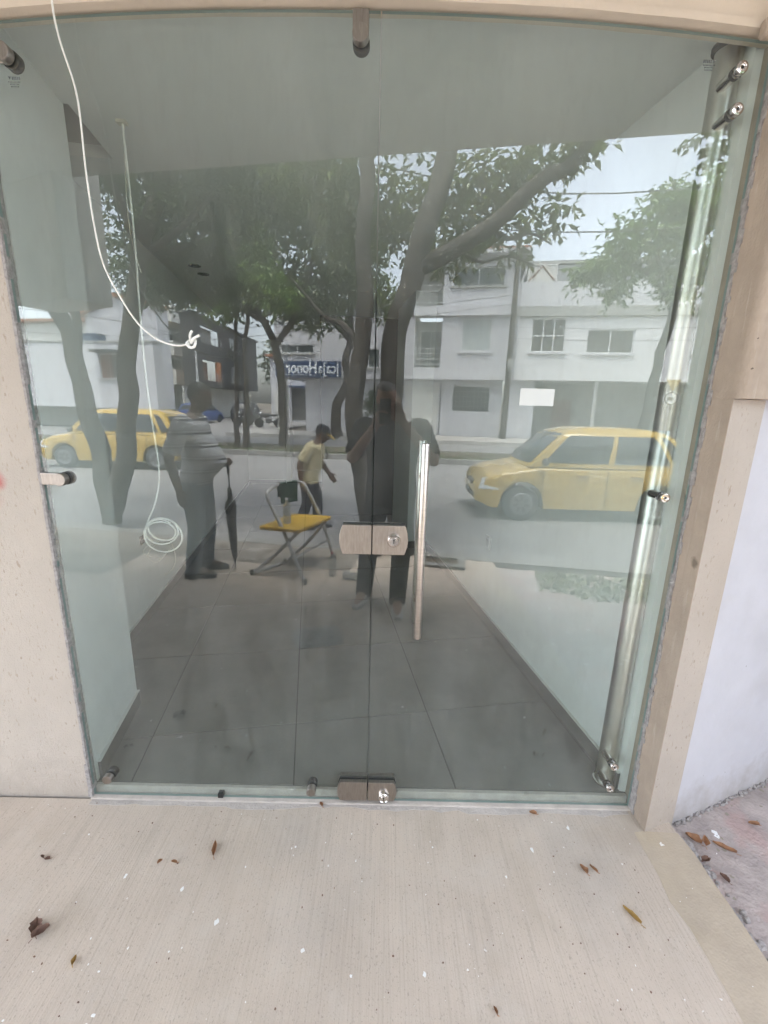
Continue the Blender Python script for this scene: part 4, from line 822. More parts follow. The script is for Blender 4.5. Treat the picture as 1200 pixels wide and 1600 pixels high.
tree('sidewalk_tree', 'crooked slender tree standing against the white corner building', [([S_(-5.69, 19.4, -.1), S_(-5.82, 19.4, .9), S_(-5.74, 19.4, 1.5), S_(-5.22, 19.4, 2.5), S_(-5.32, 19.4, 3.4), S_(-5.1, 19.4, 4.5), S_(-5.2, 19.4, 6)], .27, .13), ([S_(-5.1, 19.4, 4.3), S_(-6.0, 19.4, 5.2), S_(-6.8, 19.4, 6)], .13, .06)],
     [(S_(-6.0, 19.2, 6.6), 1.6, 1100), (S_(-4.6, 19.2, 6.7), 1.5, 1000), (S_(-7.4, 19.2, 5.9), 1.3, 800), (S_(-5.4, 19.2, 8.2), 1.8, 1100), (S_(-3.6, 19, 5.9), 1.0, 500)], 'yellow', .30)
tree('mango_tree', 'full fresh green tree on the median in front of the carport house', [([S_(5.6, 13.4, -.1), S_(5.7, 13.4, 2), S_(5.9, 13.4, 4.4), S_(6.0, 13.4, 6.6)], .17, .08)] + limbs(S_(5.9, 13.4, 4.6), [S_(4.2, 13.3, 5.6), S_(5.0, 13.0, 6.6), S_(7.2, 13.4, 6.0)], .08, .02),
     [(S_(5.0, 13.3, 6.2), 1.15, 1500), (S_(4.0, 13.3, 5.5), .65, 600), (S_(6.4, 13.3, 6.9), 1.2, 1500), (S_(5.5, 13.3, 7.0), .7, 500), (S_(3.3, 13.2, 5.3), .35, 200), (S_(7.6, 13.3, 6.3), 1.2, 1200), (S_(6.0, 13.2, 5.2), .9, 700), (S_(4.3, 13.4, 4.9), .4, 220), (S_(7.2, 13.3, 4.6), .7, 350)], 'fresh', .24)
tree('garden_bush', 'small bushy sapling in front of the white house wall', [([S_(-4.25, 21.2, -.1), S_(-4.3, 21.2, .8), S_(-4.2, 21.2, 1.5)], .04, .02)], [(S_(-4.1, 21.1, 1.7), .5, 260), (S_(-4.6, 21.1, 1.4), .35, 130)], 'deep', .26)
tree('background_tree', 'dark round tree far down the side street left of the charcoal house', [([S_(-17.5, 44, -.2), S_(-17.4, 44, 3), S_(-17.2, 44, 6)], .3, .15)], [(S_(-17.5, 44, 6.5), 2.8, 1300), (S_(-15, 44, 5), 2.2, 900), (S_(-19.2, 44, 5), 2.0, 700)], 'deep', .5)

# ================================================================== CARS
MT['taxi'] = mat('taxi_yellow_paint', (.48, .315, .045), .22, var=.02, vscale=3); MT['taxi'].node_tree.nodes['Principled BSDF'].inputs['Coat Weight'].default_value = .6
MT['car_blue'] = mat('blue_car_paint', (.03, .07, .25), .25); MT['car_dark'] = mat('dark_car_paint', (.03, .035, .04), .25)
MT['car_glass'] = mat('car_window', (.02, .025, .028), .06, spec=.7); MT['tyre'] = mat('tyre_rubber', (.02, .02, .02), .85); MT['rim'] = mat('alloy_rim', (.35, .35, .36), .35, .8)
MT['lamp'] = mat('headlamp_lens', (.55, .58, .6), .08); MT['lamp_red'] = mat('tail_lamp_lens', (.28, .012, .015), .12); MT['bumper'] = mat('grey_bumper_plastic', (.06, .06, .06), .6)
def car(name, label, cat, paint, loc, rz, L_=3.5, W=1.54, H=1.48, group=None, round_=1.):
    """x forward, wheels on z = 0"""
    t = thing(name, label, cat, loc, rz, group)
    hw = W / 2; xf, xr = L_ / 2, -L_ / 2; wr = .275; xa, xb = xf - .68, xr + .58; belt = .60 * H + .02; hood = .545 * H
    def lerp(x, pts):
        for (a, va), (c, vc) in zip(pts[:-1], pts[1:]):
            if x <= c: u = (x - a) / (c - a); u = u * u * (3 - 2 * u); return va + (vc - va) * u
        return pts[-1][1]
    ws0 = xf - .88                                             # foot of the windscreen
    n = 84; vs = []; K = 11
    def sect(x):
        e = min(1, (xf - x) / .30); e2 = min(1, (x - xr) / .22); w_ = hw * (.80 + .20 * sqrt(max(0, 1 - (1 - e) ** 2))) * (.90 + .10 * sqrt(max(0, 1 - (1 - e2) ** 2)))
        top_ = lerp(x, [(xr, belt - .16), (xr + .10, belt - .02), (xr + .3, belt), (ws0 - .05, belt - .015), (ws0 + .15, hood + .05), (xf - .42, hood), (xf - .16, hood - .075), (xf, hood - .28)])
        zb = lerp(x, [(xr, .34), (xr + .2, .22), (xb, .19), (xa, .19), (xf - .25, .19), (xf, .27)])
        for wx in (xa, xb):
            R_ = wr + .055
            if abs(x - wx) < R_: zb = max(zb, wr + sqrt(R_ * R_ - (x - wx) ** 2))
        sh = top_ - .07
        zb2 = min(zb, sh - .05)
        return w_, zb2, sh, top_
    for i in range(n + 1):
        x = xr + (xf - xr) * i / n; w_, zb, sh, tp = sect(x)
        pr = [(0, zb), (w_ * .90, zb), (w_ * .985, zb + .02), (w_ * 1.0, zb + (sh - zb) * .35), (w_ * .995, zb + (sh - zb) * .62), (w_ * .975, zb + (sh - zb) * .80), (w_ * .972, sh), (w_ * .93, sh + (tp - sh) * .55), (w_ * .82, tp - .004), (w_ * .5, tp + .02), (0, tp + .03)]
        vs += [(x, y, z) for y, z in pr] + [(x, -y, z) for y, z in pr[-2:0:-1]]
    k = 2 * K - 2; b = MB()
    b.add(vs, [(i * k + j, i * k + (j + 1) % k, (i + 1) * k + (j + 1) % k, (i + 1) * k + j) for i in range(n) for j in range(k)] + [tuple(range(k)), tuple(n * k + j for j in range(k))])
    b.build('body', MT[paint], t, smooth=1)
    # cabin: levels from belt to roof
    Lv = []
    rz_ = H
    for u in (0, .2, .4, .6, .78, .90, .97, 1.0):
        z = belt - .03 + (rz_ - belt + .03) * u
        lean = .60 * u ** 1.08; back = .40 * u ** 1.3
        ins = 0 if u < .78 else ((u - .78) / .22) ** 2.2
        Lv.append((z, ws0 + .10 - lean - .20 * ins, xr + .10 + back + .24 * ins, (hw - .035) - .16 * u ** 1.35 - .13 * ins))
    m_ = 16; b = MB(); ring = []
    for z, fx, rx, yw in Lv:
        pts = []
        for q in range(m_ + 1): pts.append((fx + (rx - fx) * q / m_, yw * (1 - .05 * abs(2 * q / m_ - 1) ** 3), z))
        for q in range(1, 6): pts.append((rx - .05 * sin(pi * q / 6), yw * .95 * (1 - 2 * q / 6), z))
        for q in range(m_ + 1): pts.append((rx + (fx - rx) * q / m_, -yw * (1 - .05 * abs(2 * q / m_ - 1) ** 3), z))
        for q in range(1, 6): pts.append((fx + .09 * sin(pi * q / 6), -yw * .95 * (1 - 2 * q / 6), z))
        ring.append(pts)
    k = len(ring[0]); b.add([p for r in ring for p in r] , [(i * k + j, i * k + (j + 1) % k, (i + 1) * k + (j + 1) % k, (i + 1) * k + j) for i in range(len(ring) - 1) for j in range(k)])
    zc = rz_ + .02; o_ = len(b.v) - k
    b.v.append(((Lv[-1][1] + Lv[-1][2]) / 2, 0, zc)); b.f += [(o_ + j, o_ + (j + 1) % k, len(b.v) - 1) for j in range(k)]; b.mi += [0] * k
    b.build('cabin', MT[paint], t, smooth=1)
    def lev(u):
        us = (0, .2, .4, .6, .78, .90, .97, 1.0)
        for i in range(7):
            if u <= us[i + 1] + 1e-9: v = (u - us[i]) / (us[i + 1] - us[i]); return [Lv[i][q] + (Lv[i + 1][q] - Lv[i][q]) * v for q in range(4)]
    def patch(fn, nm, m, nu=10, nv=6, parent=t):
        b = MB(); vs = [fn(i / nu, j / nv) for i in range(nu + 1) for j in range(nv + 1)]
        b.add(vs, [(i * (nv + 1) + j, i * (nv + 1) + j + 1, (i + 1) * (nv + 1) + j + 1, (i + 1) * (nv + 1) + j) for i in range(nu) for j in range(nv)])
        return b.build(nm, MT[m], parent, smooth=1)
    def side(f0, f1, sgn, s0=0., s1=0.):
        def fn(a, v):
            u = .12 + .70 * v; z, fx, rx, yw = lev(u); f = f0 + (f1 - f0) * a + (s0 * (1 - a) + s1 * a) * v
            return (fx + (rx - fx) * f, sgn * (yw * (1 - .05 * abs(2 * f - 1) ** 3) + .008), z)
        return fn
    for sgn in (1, -1):
        patch(side(.06, .46, sgn), 'side_window', 'car_glass'); patch(side(.50, .86, sgn, 0, -.03), 'side_window', 'car_glass'); patch(side(.885, .965, sgn, 0, -.02), 'quarter_window', 'car_glass', 3)
    def wsn(a, v): z, fx, rx, yw = lev(.08 + .78 * v); return (fx + .09 * sin(pi * (.06 + .88 * a)) + .006, yw * .95 * (1 - 2 * (.06 + .88 * a)), z + .004)
    patch(wsn, 'windscreen', 'car_glass')
    def rwn(a, v): z, fx, rx, yw = lev(.22 + .60 * v); return (rx - .05 * sin(pi * (.08 + .84 * a)) - .006, yw * .95 * (1 - 2 * (.08 + .84 * a)), z)
    patch(rwn, 'rear_window', 'car_glass')
    for sgn in (1, -1):
        def hl(a, v):
            x = xf - .03 - .36 * a - .05 * v; w_, zb, sh, tp = sect(x); return (x + .012, sgn * (w_ * (.99 - .10 * v) + .006), hood - .27 + .16 * v + .10 * a * v - .02)
        patch(hl, 'headlight', 'lamp', 6, 4)
        def tl(a, v):
            x = xr + .02 + .13 * a + .14 * v; w_, zb, sh, tp = sect(x); return (x - .006, sgn * (w_ * .985 + .007), .62 + .30 * v)
        patch(tl, 'tail_light', 'lamp_red', 4, 5)
        b = MB(); b.ball((ws0 - .08, sgn * (hw + .07), belt + .06), .05, .09, .06, 12, 8); b.build('wing_mirror', MT['bumper'], t, smooth=1)
        for x in (.10, -.72):
            b = MB(); b.box(x - .09, x + .09, sgn * hw - .012, sgn * hw + .014, belt - .155, belt - .125, .006); b.build('door_handle', MT[paint], t, smooth=1)
        b = MB()
        for x in (ws0 - .10, -.28, -.98 if L_ < 3.4 else -1.0): b.box(x, x + .008, sgn * (hw * .995) - .006, sgn * (hw * .995) + .003, .26, belt - .07)
        b.build('door_seam', MT['bumper'], t)
    for x0, nm in ((xf, 'bumper'), (xr, 'bumper')):
        b = MB(); sg_ = 1 if x0 > 0 else -1; pts = []
        pp = []
        for q in range(-8, 9):
            a = q / 8; pp.append((x0 + sg_ * (.015 - .20 * abs(a) ** 3.2), a * hw * .86, 0))
        for zz_, rr in ((.345, .035),): b.tube([(p[0], p[1], zz_) for p in pp], rr, 8)
        b.build(nm, MT['bumper'], t, smooth=1)
    b = MB(); b.box(xf - .035, xf + .022, -.25, .25, .50, .56, .01); b.build('grille', MT['bumper'], t)
    b = MB(); b.box(xr - .02, xr - .004, -.24, .24, .46, .57); b.build('number_plate', MT['frame_w'], t)
    for wx in (xa, xb):
        for sgn in (1, -1):
            b = MB(); yo = sgn * (hw - .09); b.lathe([(.17, -.085), (wr - .03, -.085), (wr, -.06), (wr, .06), (wr - .03, .085), (.17, .085)], (wx, yo, wr), (0, 1, 0), 30)
            w_ = b.build('wheel', MT['tyre'], t, smooth=1)
            b = MB(); b.lathe([(.178, -.06), (.178, .087), (.165, .094), (.14, .088)], (wx, yo, wr), (0, sgn, 0), 26); b.build('rim', MT['rim'], w_, smooth=1)
            b = MB()
            for q in range(7):
                a = 2 * pi * q / 7; b.box(-.02, .02, -.006, .006, .05, .13)
                for i in range(len(b.v) - 8, len(b.v)):
                    x, y, z = b.v[i]; b.v[i] = (wx + x * cos(a) + z * sin(a), yo + sgn * .090 + y, wr - x * sin(a) + z * cos(a))
            b.build('rim_slot', MT['tyre'], w_)
    return t
GZ = -.19
HEAD = pi + radians(1.5)                                                # both taxis drive towards -S
car('taxi', 'yellow hatchback taxi passing close on the road, right of the door handle', 'taxi', 'taxi', ST(2.08, 6.40, GZ), HEAD, 3.35, 1.50, 1.44, 'yellow taxis on the road')
car('taxi', 'yellow rounded hatchback taxi in the far lane behind the left tree trunks', 'taxi', 'taxi', ST(-8.45, 8.85, GZ), HEAD, 3.55, 1.58, 1.46, 'yellow taxis on the road')
car('parked_car', 'blue car parked in the side street before the grey flats', 'car', 'car_blue', (-14.1, -33.2, -.19), radians(-80), 3.8, 1.65, 1.45)
car('parked_car', 'dark car parked in the side street below the charcoal house', 'car', 'car_dark', (-11.6, -36.5, -.19), radians(-92), 3.9, 1.7, 1.6)
# motorcycles
def motorbike(label, loc, rz, seat='black', body='car_dark'):
    t = thing('motorcycle', label, 'motorcycle', loc, rz, 'motorcycles parked in the side street')
    for x in (.62, -.62):
        b = MB(); b.lathe([(.20, -.04), (.29, -.05), (.31, 0), (.29, .05), (.20, .04)], (x, 0, .31), (0, 1, 0), 24); w_ = b.build('wheel', MT['tyre'], t, smooth=1)
        b = MB(); b.lathe([(.05, -.03), (.05, .03)], (x, 0, .31), (0, 1, 0), 12); b.build('hub', MT['rim'], w_)
    b = MB(); b.tube([(.62, .07, .31), (.42, .07, .85), (.36, .05, 1.0)], .025, 8); b.tube([(.62, -.07, .31), (.42, -.07, .85), (.36, -.05, 1.0)], .025, 8); b.tube([(.40, 0, .8), (.0, 0, .45), (-.62, 0, .33)], .035, 8); b.build('frame', MT['iron'], t, smooth=1)
    b = MB(); b.ball((.12, 0, .82), .26, .13, .13); b.build('tank', MT[body], t, smooth=1)
    b = MB(); b.ball((-.38, 0, .80), .40, .13, .075); b.build('seat', MT[seat], t, smooth=1)
    b = MB(); b.box(-.15, .2, -.13, .13, .28, .58, .04); b.build('engine', MT['bumper'], t)
    b = MB(); b.tube([(.30, .34, 1.02), (.36, .12, 1.05), (.36, -.12, 1.05), (.30, -.34, 1.02)], .016, 8); b.build('handlebar', MT['iron'], t)
    b = MB(); b.ball((.5, 0, .92), .08, .09, .09); b.build('headlight', MT['lamp'], t, smooth=1)
for i, (s, d, r, lab) in enumerate(((-11.6, 26.2, 70, 'black motorcycle parked nearest the corner building'), (-12.7, 27.0, 60, 'black motorcycle parked second from the corner building'), (-14.6, 27.2, 100, 'black motorcycle parked beyond the dark tree trunk, farthest from the corner building'))):
    motorbike(lab, ST(s, d, -.19), TS + radians(r) + pi / 2 * (i % 2))
# street furniture
p = thing('street_lamp', 'thin grey street lamp standing on the median before the charcoal house', 'street lamp', ST(-9.62, 14.2, -.06))
b = MB(); b.tube([(0, 0, 0), (0, 0, 3.4)], [.055, .04], 10); b.build('pole', MT['iron_w'], p, smooth=1)
b = MB(); b.tube([(0, 0, 3.35), (-.3, 0, 3.55), (-.5, 0, 3.58)], .025, 8); b.build('arm', MT['iron_w'], p); b = MB(); b.box(-.72, -.45, -.07, .07, 3.53, 3.60, .02); b.build('lamp_head', MT['fac_grey'], p)
p = thing('utility_pole', 'brown utility pole at the joint of the white and carport houses', 'utility pole', ST(2.2, 21.6, -.05))
b = MB(); b.tube([(0, 0, 0), (0, 0, 9.4)], [.15, .10], 12); b.build('pole', MT['bark'], p, smooth=1); b = MB(); b.box(-.12, .12, .12, .26, 3.4, 3.8); b.build('meter_box', MT['fac_grey'], p)
p = thing('road_sign', 'round white no parking sign on a thin pole, on the median', 'road sign', ST(6.6, 14.3, -.06), TS)
b = MB(); b.tube([(0, 0, 0), (0, 0, 2.45)], .028, 8); b.build('pole', MT['iron_w'], p); b = MB(); b.lathe([(.24, 0), (.24, .015)], (.02, .03, 1.98), (0, 1, 0), 28); b.build('sign_plate', MT['frame_w'], p)
b = MB(); b.prism([(-.2, 2.55), (.24, 2.55), (.02, 2.2)], 'y', .03, .045); b.build('yellow_plate', MT['taxi'], p); b = MB(); b.tube([(.02 + .19 * cos(a), .05, 1.98 + .19 * sin(a)) for a in [i * pi / 12 for i in range(25)]], .022, 6); b.build('ring', MT['iron'], p)
b = MB(); b.box(-.10, .10, .0455, .05, 1.93, 2.02); b.build('symbol', MT['iron'], p)
pw_ = [((-30, 16.5, 6.2), (-16, 17.0, 4.95), (-9.8, 17, 3.6)), ((-30, 18.9, 5.3), (-15, 18.9, 4.5), (2.2, 21.5, 6.6)), ((-30, 18.9, 4.9), (-15, 18.9, 4.1), (2.2, 21.5, 6.2)), ((2.2, 21.5, 5.2), (8, 20.8, 5.0), (20, 20.6, 5.3)), ((2.2, 21.5, 4.7), (8, 20.8, 4.5), (20, 20.6, 4.8)), ((-2, 9.0, 6.4), (3, 9.3, 5.75), (14, 10, 6.6)), ((-2, 9.2, 5.6), (3, 9.4, 5.1), (14, 10, 5.8))]
for i, q in enumerate(pw_):
    b = MB(); b.tube(spline([ST(*k) for k in q], 8), .014, 5); o = b.build('power_line', MT['iron'], smooth=1); tag(o, ['upper power line rising left past the leaning trunks', 'upper of two wires crossing before the flat roofed house', 'lower of two wires crossing before the flat roofed house', 'upper wire along the carport house front', 'lower wire along the carport house front', 'higher wire crossing the open sky beside the long tree limb', 'lower wire crossing the open sky just above the house roofs'][i], 'cable', 'power lines over the street')

# ================================================================== PEOPLE
MT['skin_dark'] = mat('dark_brown_skin', (.14, .08, .052), .55); MT['skin_tan'] = mat('tan_skin', (.40, .24, .165), .55); MT['hair'] = mat('black_hair', (.012, .011, .010), .7); MT['hair_grey'] = mat('short_grey_hair', (.10, .09, .085), .8)
MT['eye'] = mat('eye_white', (.6, .6, .58), .3); MT['jeans'] = mat('blue_grey_jeans', (.13, .165, .20), .9, var=.12, vscale=9); MT['navy'] = mat('navy_trousers', (.025, .027, .04), .9); MT['black_cloth'] = mat('black_cloth', (.045, .045, .043), .9, var=.2, vscale=8)
MT['shirt_black'] = mat('faded_black_shirt', (.055, .056, .055), .9, var=.15, vscale=6); MT['shirt_cream'] = mat('cream_shirt', (.66, .58, .36), .9, var=.08, vscale=6); MT['shoe_black'] = mat('black_shoe_leather', (.02, .02, .02), .45); MT['shoe_grey'] = mat('grey_trainers', (.50, .50, .49), .8, var=.12, vscale=20)
MT['umbrella'] = mat('black_umbrella_cloth', (.018, .018, .02), .7); MT['yellow'] = mat('yellow_plastic', (.62, .38, .03), .45, var=.08, vscale=9)
m = MT['polo'] = mat('striped_polo', (.46, .46, .47), .9)
nn = m.node_tree.nodes; ll = m.node_tree.links.new; g = nn.new('ShaderNodeTexCoord'); sx = nn.new('ShaderNodeSeparateXYZ'); ll(g.outputs['Object'], sx.inputs[0])
mo = nn.new('ShaderNodeMath'); mo.operation = 'MULTIPLY'; mo.inputs[1].default_value = 1 / .112; ll(sx.outputs[2], mo.inputs[0]); fr = nn.new('ShaderNodeMath'); fr.operation = 'FRACT'; ll(mo.outputs[0], fr.inputs[0])
rp = nn.new('ShaderNodeValToRGB'); rp.color_ramp.interpolation = 'CONSTANT'; els = rp.color_ramp.elements; els[0].position = 0; els[0].color = (.52, .53, .55, 1); els[1].position = .60; els[1].color = (.045, .045, .055, 1)
for ps, cl in ((.74, (.72, .72, .73, 1)), (.86, (.05, .05, .06, 1)), (.93, (.52, .53, .55, 1))): e = els.new(ps); e.color = cl
ll(fr.outputs[0], rp.inputs[0]); ll(rp.outputs[0], nn['Principled BSDF'].inputs['Base Color'])

def hand_nodes(wrist, d, side, curl=.35, s=1.):
    """palm, four unequal bent fingers and a thumb from the wrist along d; side = thumb direction"""
    d = Vector(d).normalized(); side = Vector(side); side = (side - d * side.dot(d)).normalized(); nrm = d.cross(side); W = Vector(wrist)
    N, E_ = [], []; N.append((*(W + d * .045 * s), .030 * s, .018 * s)); N.append((*(W + d * .085 * s), .034 * s, .015 * s)); E_ += [('w', 0), (0, 1)]
    for i, (off, ln) in enumerate(((.030, .072), (.010, .080), (-.010, .074), (-.029, .058))):
        a = W + d * .09 * s + side * off * s; b_ = a + d * ln * .5 * s + nrm * curl * .02 * s; c = b_ + (d * (1 - curl) + nrm * curl).normalized() * ln * .5 * s
        k = len(N); N += [(*a, .0095 * s), (*b_, .0085 * s), (*c, .007 * s)]; E_ += [(1, k), (k, k + 1), (k + 1, k + 2)]
    k = len(N); a = W + d * .035 * s + side * .032 * s; N += [(*a, .012 * s), (*(a + (d * .6 + side).normalized() * .035 * s), .0105 * s), (*(a + (d * 1.3 + side * .8).normalized() * .068 * s), .008 * s)]; E_ += [(0, k), (k, k + 1), (k + 1, k + 2)]
    return N, E_
def fuse(name, b, m, parent, voxel=.011, smooth=3):
    """weld overlapping closed shapes into one continuous skin"""
    me = bpy.data.meshes.new(name); me.from_pydata(b.v, [], b.f); bm = bmesh.new(); bm.from_mesh(me); bmesh.ops.recalc_face_normals(bm, faces=bm.faces); bm.to_mesh(me); bm.free()
    ob = bpy.data.objects.new(name, me); C.objects.link(ob)
    r = ob.modifiers.new('remesh', 'REMESH'); r.mode = 'VOXEL'; r.voxel_size = voxel; r.adaptivity = 0
    s_ = ob.modifiers.new('smooth', 'SMOOTH'); s_.factor = .5; s_.iterations = smooth
    dg = bpy.context.evaluated_depsgraph_get(); dg.update(); out = bpy.data.meshes.new_from_object(ob.evaluated_get(dg)); bpy.data.objects.remove(ob); bpy.data.meshes.remove(me)
    out.name = name; out.materials.clear(); out.materials.append(m)
    out.polygons.foreach_set('use_smooth', [True] * len(out.polygons)); out.polygons.foreach_set('material_index', [0] * len(out.polygons))
    return link(name, out, parent)
def rings(b, rs, R, F, n=22):
    """loft of ellipses [(centre, half width along R, half depth along F)]"""
    vs = []
    for c, rx, ry in rs: vs += [Vector(c) + R * rx * cos(2 * pi * j / n) + F * ry * sin(2 * pi * j / n) for j in range(n)]
    k = len(rs); b.add(vs, [(i * n + j, i * n + (j + 1) % n, (i + 1) * n + (j + 1) % n, (i + 1) * n + j) for i in range(k - 1) for j in range(n)] + [tuple(range(n - 1, -1, -1)), tuple((k - 1) * n + j for j in range(n))])
def limb(b, pts, rad, n=12):
    b.tube(spline(pts, 5), [rad[min(i // 5, len(rad) - 2)] + (rad[min(i // 5 + 1, len(rad) - 1)] - rad[min(i // 5, len(rad) - 2)]) * ((i % 5) / 5 if i // 5 < len(rad) - 1 else 1) for i in range((len(pts) - 1) * 5 + 1)], n)
    for p, r in ((pts[0], rad[0]), (pts[-1], rad[-1])): b.ball(tuple(p), r * .98, r * .98, r * .98, 12, 8)
def folds(m, scale=9, strength=.6):
    add_bump(m, scale, strength, (1, 1, .45), .03, 3)
def person(label, loc, J, face, mats, shoes, group=None, belly=.0, shirt_len=.05, sh=1.):
    """J: joints in local metres. face: horizontal facing direction"""
    skinm, shirtm, trm, hairm = mats
    t = thing('person', label, 'person', loc); F = Vector((*face, 0)).normalized(); R = Vector((F.y, -F.x, 0)); U = Vector((0, 0, 1))
    V = {k: Vector(v) for k, v in J.items() if len(v) == 3}
    hd = V['head']; up = (hd - V['neck']).normalized(); ff = (F - up * F.dot(up)).normalized()
    def torso(b, g, top=True, low=None):
        p, w_, c, nk = V['pelvis'], V['waist'], V['chest'], V['neck']; lo = low if low is not None else p - U * .08
        rs = [(lo, .155 * sh + g, .118 + g), (p, .168 * sh + g, .125 + g), (w_ + F * belly * .35, .152 * sh + g, .112 + belly * .42 + g), ((w_ + c) / 2 + F * belly * .22, .160 * sh + g, .115 + belly * .22 + g), (c, .178 * sh + g, .122 + g), (c + (nk - c) * .45, .172 * sh + g, .098 + g), (c + (nk - c) * .75, .115 * sh + g, .075 + g)]
        if top: rs.append((c + (nk - c) * .98, .062 + g, .060 + g))
        rings(b, rs, R, F)
    b = MB(); torso(b, -.006)
    b.tube([V['neck'] - up * .06, V['neck'] + up * .06, hd - up * .03], [.062, .052, .050], 14)
    def egg(c, rx, ry, rz):
        o_ = len(b.v); b.ball((0, 0, 0), rx, ry, rz, 20, 14); q = Matrix((R, ff, up)).transposed()
        for i in range(o_, len(b.v)): b.v[i] = tuple(Vector(c) + q @ Vector(b.v[i]))
    egg(hd + up * .018, .077, .096, .105); egg(hd - up * .045 + ff * .022, .060, .068, .070); egg(hd - up * .088 + ff * .050, .030, .026, .022); egg(hd + up * .022 + ff * .076, .052, .018, .014)
    b.tube([hd + up * .012 + ff * .088, hd - up * .022 + ff * .112, hd - up * .030 + ff * .092], [.009, .016, .012], 8)
    egg(hd - up * .060 + ff * .084, .022, .010, .009)
    for sgn in (1, -1): egg(hd - up * .005 + R * sgn * .079 - ff * .008, .010, .020, .033)
    for s_, sgn in (('r', 1), ('l', -1)):
        S, E_, W = V['sho' + s_], V['elb' + s_], V['wri' + s_]
        limb(b, [S, (S + E_) / 2, E_, (E_ * .6 + W * .4), W], [.054, .050, .042, .041, .028])
        dirh = V.get('hand' + s_, W + (W - E_)) - W; hn, he = hand_nodes(W, dirh, J.get('thumb' + s_, tuple(F)), J.get('curl' + s_, (.35,))[0])
        pos = {i: Vector(q[:3]) for i, q in enumerate(hn)}; rad = {i: q[3] for i, q in enumerate(hn)}
        d = dirh.normalized(); sd = Vector(J.get('thumb' + s_, tuple(F))); sd = (sd - d * sd.dot(d)).normalized(); nr = d.cross(sd)
        rings(b, [(W, .026, .020), (W + d * .03, .034, .018), (W + d * .075, .042, .016), (W + d * .096, .040, .013)], sd, nr, 14)
        for f0 in range(2, len(hn), 3): b.tube([W + d * (.06 if f0 < 14 else .02) + (pos[f0] - W - d * (pos[f0] - W).dot(d)), pos[f0], pos[f0 + 1], pos[f0 + 2]], [rad[f0] * 1.05, rad[f0] * 1.05, rad[f0 + 1], rad[f0 + 2]], 9); b.ball(tuple(pos[f0 + 2]), rad[f0 + 2], rad[f0 + 2], rad[f0 + 2], 8, 6)
        H_, K_, A_ = V['hip' + s_], V['kne' + s_], V['ank' + s_]
        limb(b, [H_, (H_ + K_) / 2, K_, K_ * .65 + A_ * .35, A_], [.085, .075, .056, .055, .038]); limb(b, [A_, A_ * .4 + V['toe' + s_] * .6, V['toe' + s_]], [.038, .036, .028])
    fuse('body', b, skinm, t, .0085, 2)
    b = MB(); low = V['pelvis'] - U * shirt_len; torso(b, .016, False, low)
    rings(b, [(V['chest'] + (V['neck'] - V['chest']) * .55, .15 * sh, .10), (V['neck'] - up * .045, .083, .080), (V['neck'] - up * .012 + F * .006, .068, .068)], R, F)
    for s_ in 'rl':
        S, E_ = V['sho' + s_], V['elb' + s_]; e = S + (E_ - S) * .86
        limb(b, [S + (V['chest'] - S) * .30, S, (S + e) / 2], [.070, .075, .073]); dn = (E_ - S).normalized()
        b.tube([S, (S + e) / 2, e], [.074, .073, .072], 14)
    fuse('shirt', b, shirtm, t, .011, 4)
    b = MB(); p = V['pelvis']; rings(b, [(p - U * .10, .150, .118), (p - U * .02, .172, .134), (p + U * .05, .166, .128), (p + U * .09, .160, .122)], R, F)
    for s_ in 'rl':
        H_, K_, A_ = V['hip' + s_], V['kne' + s_], V['ank' + s_]; dn = (A_ - K_).normalized()
        limb(b, [H_, (H_ + K_) / 2, K_, (K_ + A_) / 2], [.102, .094, .078, .072]); b.tube([(K_ + A_) / 2, A_ - dn * .02, A_ + dn * .045], [.074, .068, .068], 14)
    fuse('trousers', b, trm, t, .011, 4)
    for s_ in 'rl':
        an = V['ank' + s_]; to = V['toe' + s_]; d = (to - an); d.z = 0; d.normalize(); sdv = Vector((d.y, -d.x, 0)); g0 = to.z - .028
        b = MB(); o_ = Vector((an.x, an.y, g0)); q = []
        for x, hw_, hh in ((-.075, .026, .055), (-.06, .036, .075), (-.02, .040, .095), (.03, .040, .085), (.08, .044, .062), (.13, .047, .050), (.175, .040, .042), (.20, .022, .030)): q.append((o_ + d * x + U * hh * .5, hw_, hh * .5))
        vs = []
        for c, rx, rz_ in q: vs += [c + sdv * rx * max(-1, min(1, 1.25 * cos(2 * pi * j / 16))) + U * rz_ * max(-1, min(1, 1.25 * sin(2 * pi * j / 16))) for j in range(16)]
        b.add(vs, [(i * 16 + j, i * 16 + (j + 1) % 16, (i + 1) * 16 + (j + 1) % 16, (i + 1) * 16 + j) for i in range(len(q) - 1) for j in range(16)] + [tuple(range(16)), tuple((len(q) - 1) * 16 + j for j in range(16))])
        b.build('shoe', shoes, t, smooth=1)
    if hairm:
        b = MB(); b.ball((0, 0, 0), .083, .102, .098, 28, 20); q = Matrix((R, ff, up)).transposed(); c = hd + up * .030 - ff * .010
        keep = []
        for v in b.v: x, y, z = v; keep.append(z > .055 or (y < .035 and z > -.035) or (y < -.02 and z > -.075))
        b.f = [f for f in b.f if all(keep[i] for i in f)]; b.mi = [0] * len(b.f)
        b.v = [tuple(c + q @ (Vector(v) * (1 + .03 * mnoise.noise(Vector(v) * 40)))) for v in b.v]; b.build('hair', hairm, t, smooth=1)
    for sgn in (1, -1):
        b = MB(); e = hd + up * .004 + ff * .085 + R * sgn * .031; b.ball(tuple(e), .013, .013, .009, 10, 7); ey = b.build('eye', MT['eye'], t, smooth=1)
        b = MB(); b.ball(tuple(e + ff * .009), .0055, .0055, .0055, 8, 6); b.build('pupil', MT['black'], ey, smooth=1)
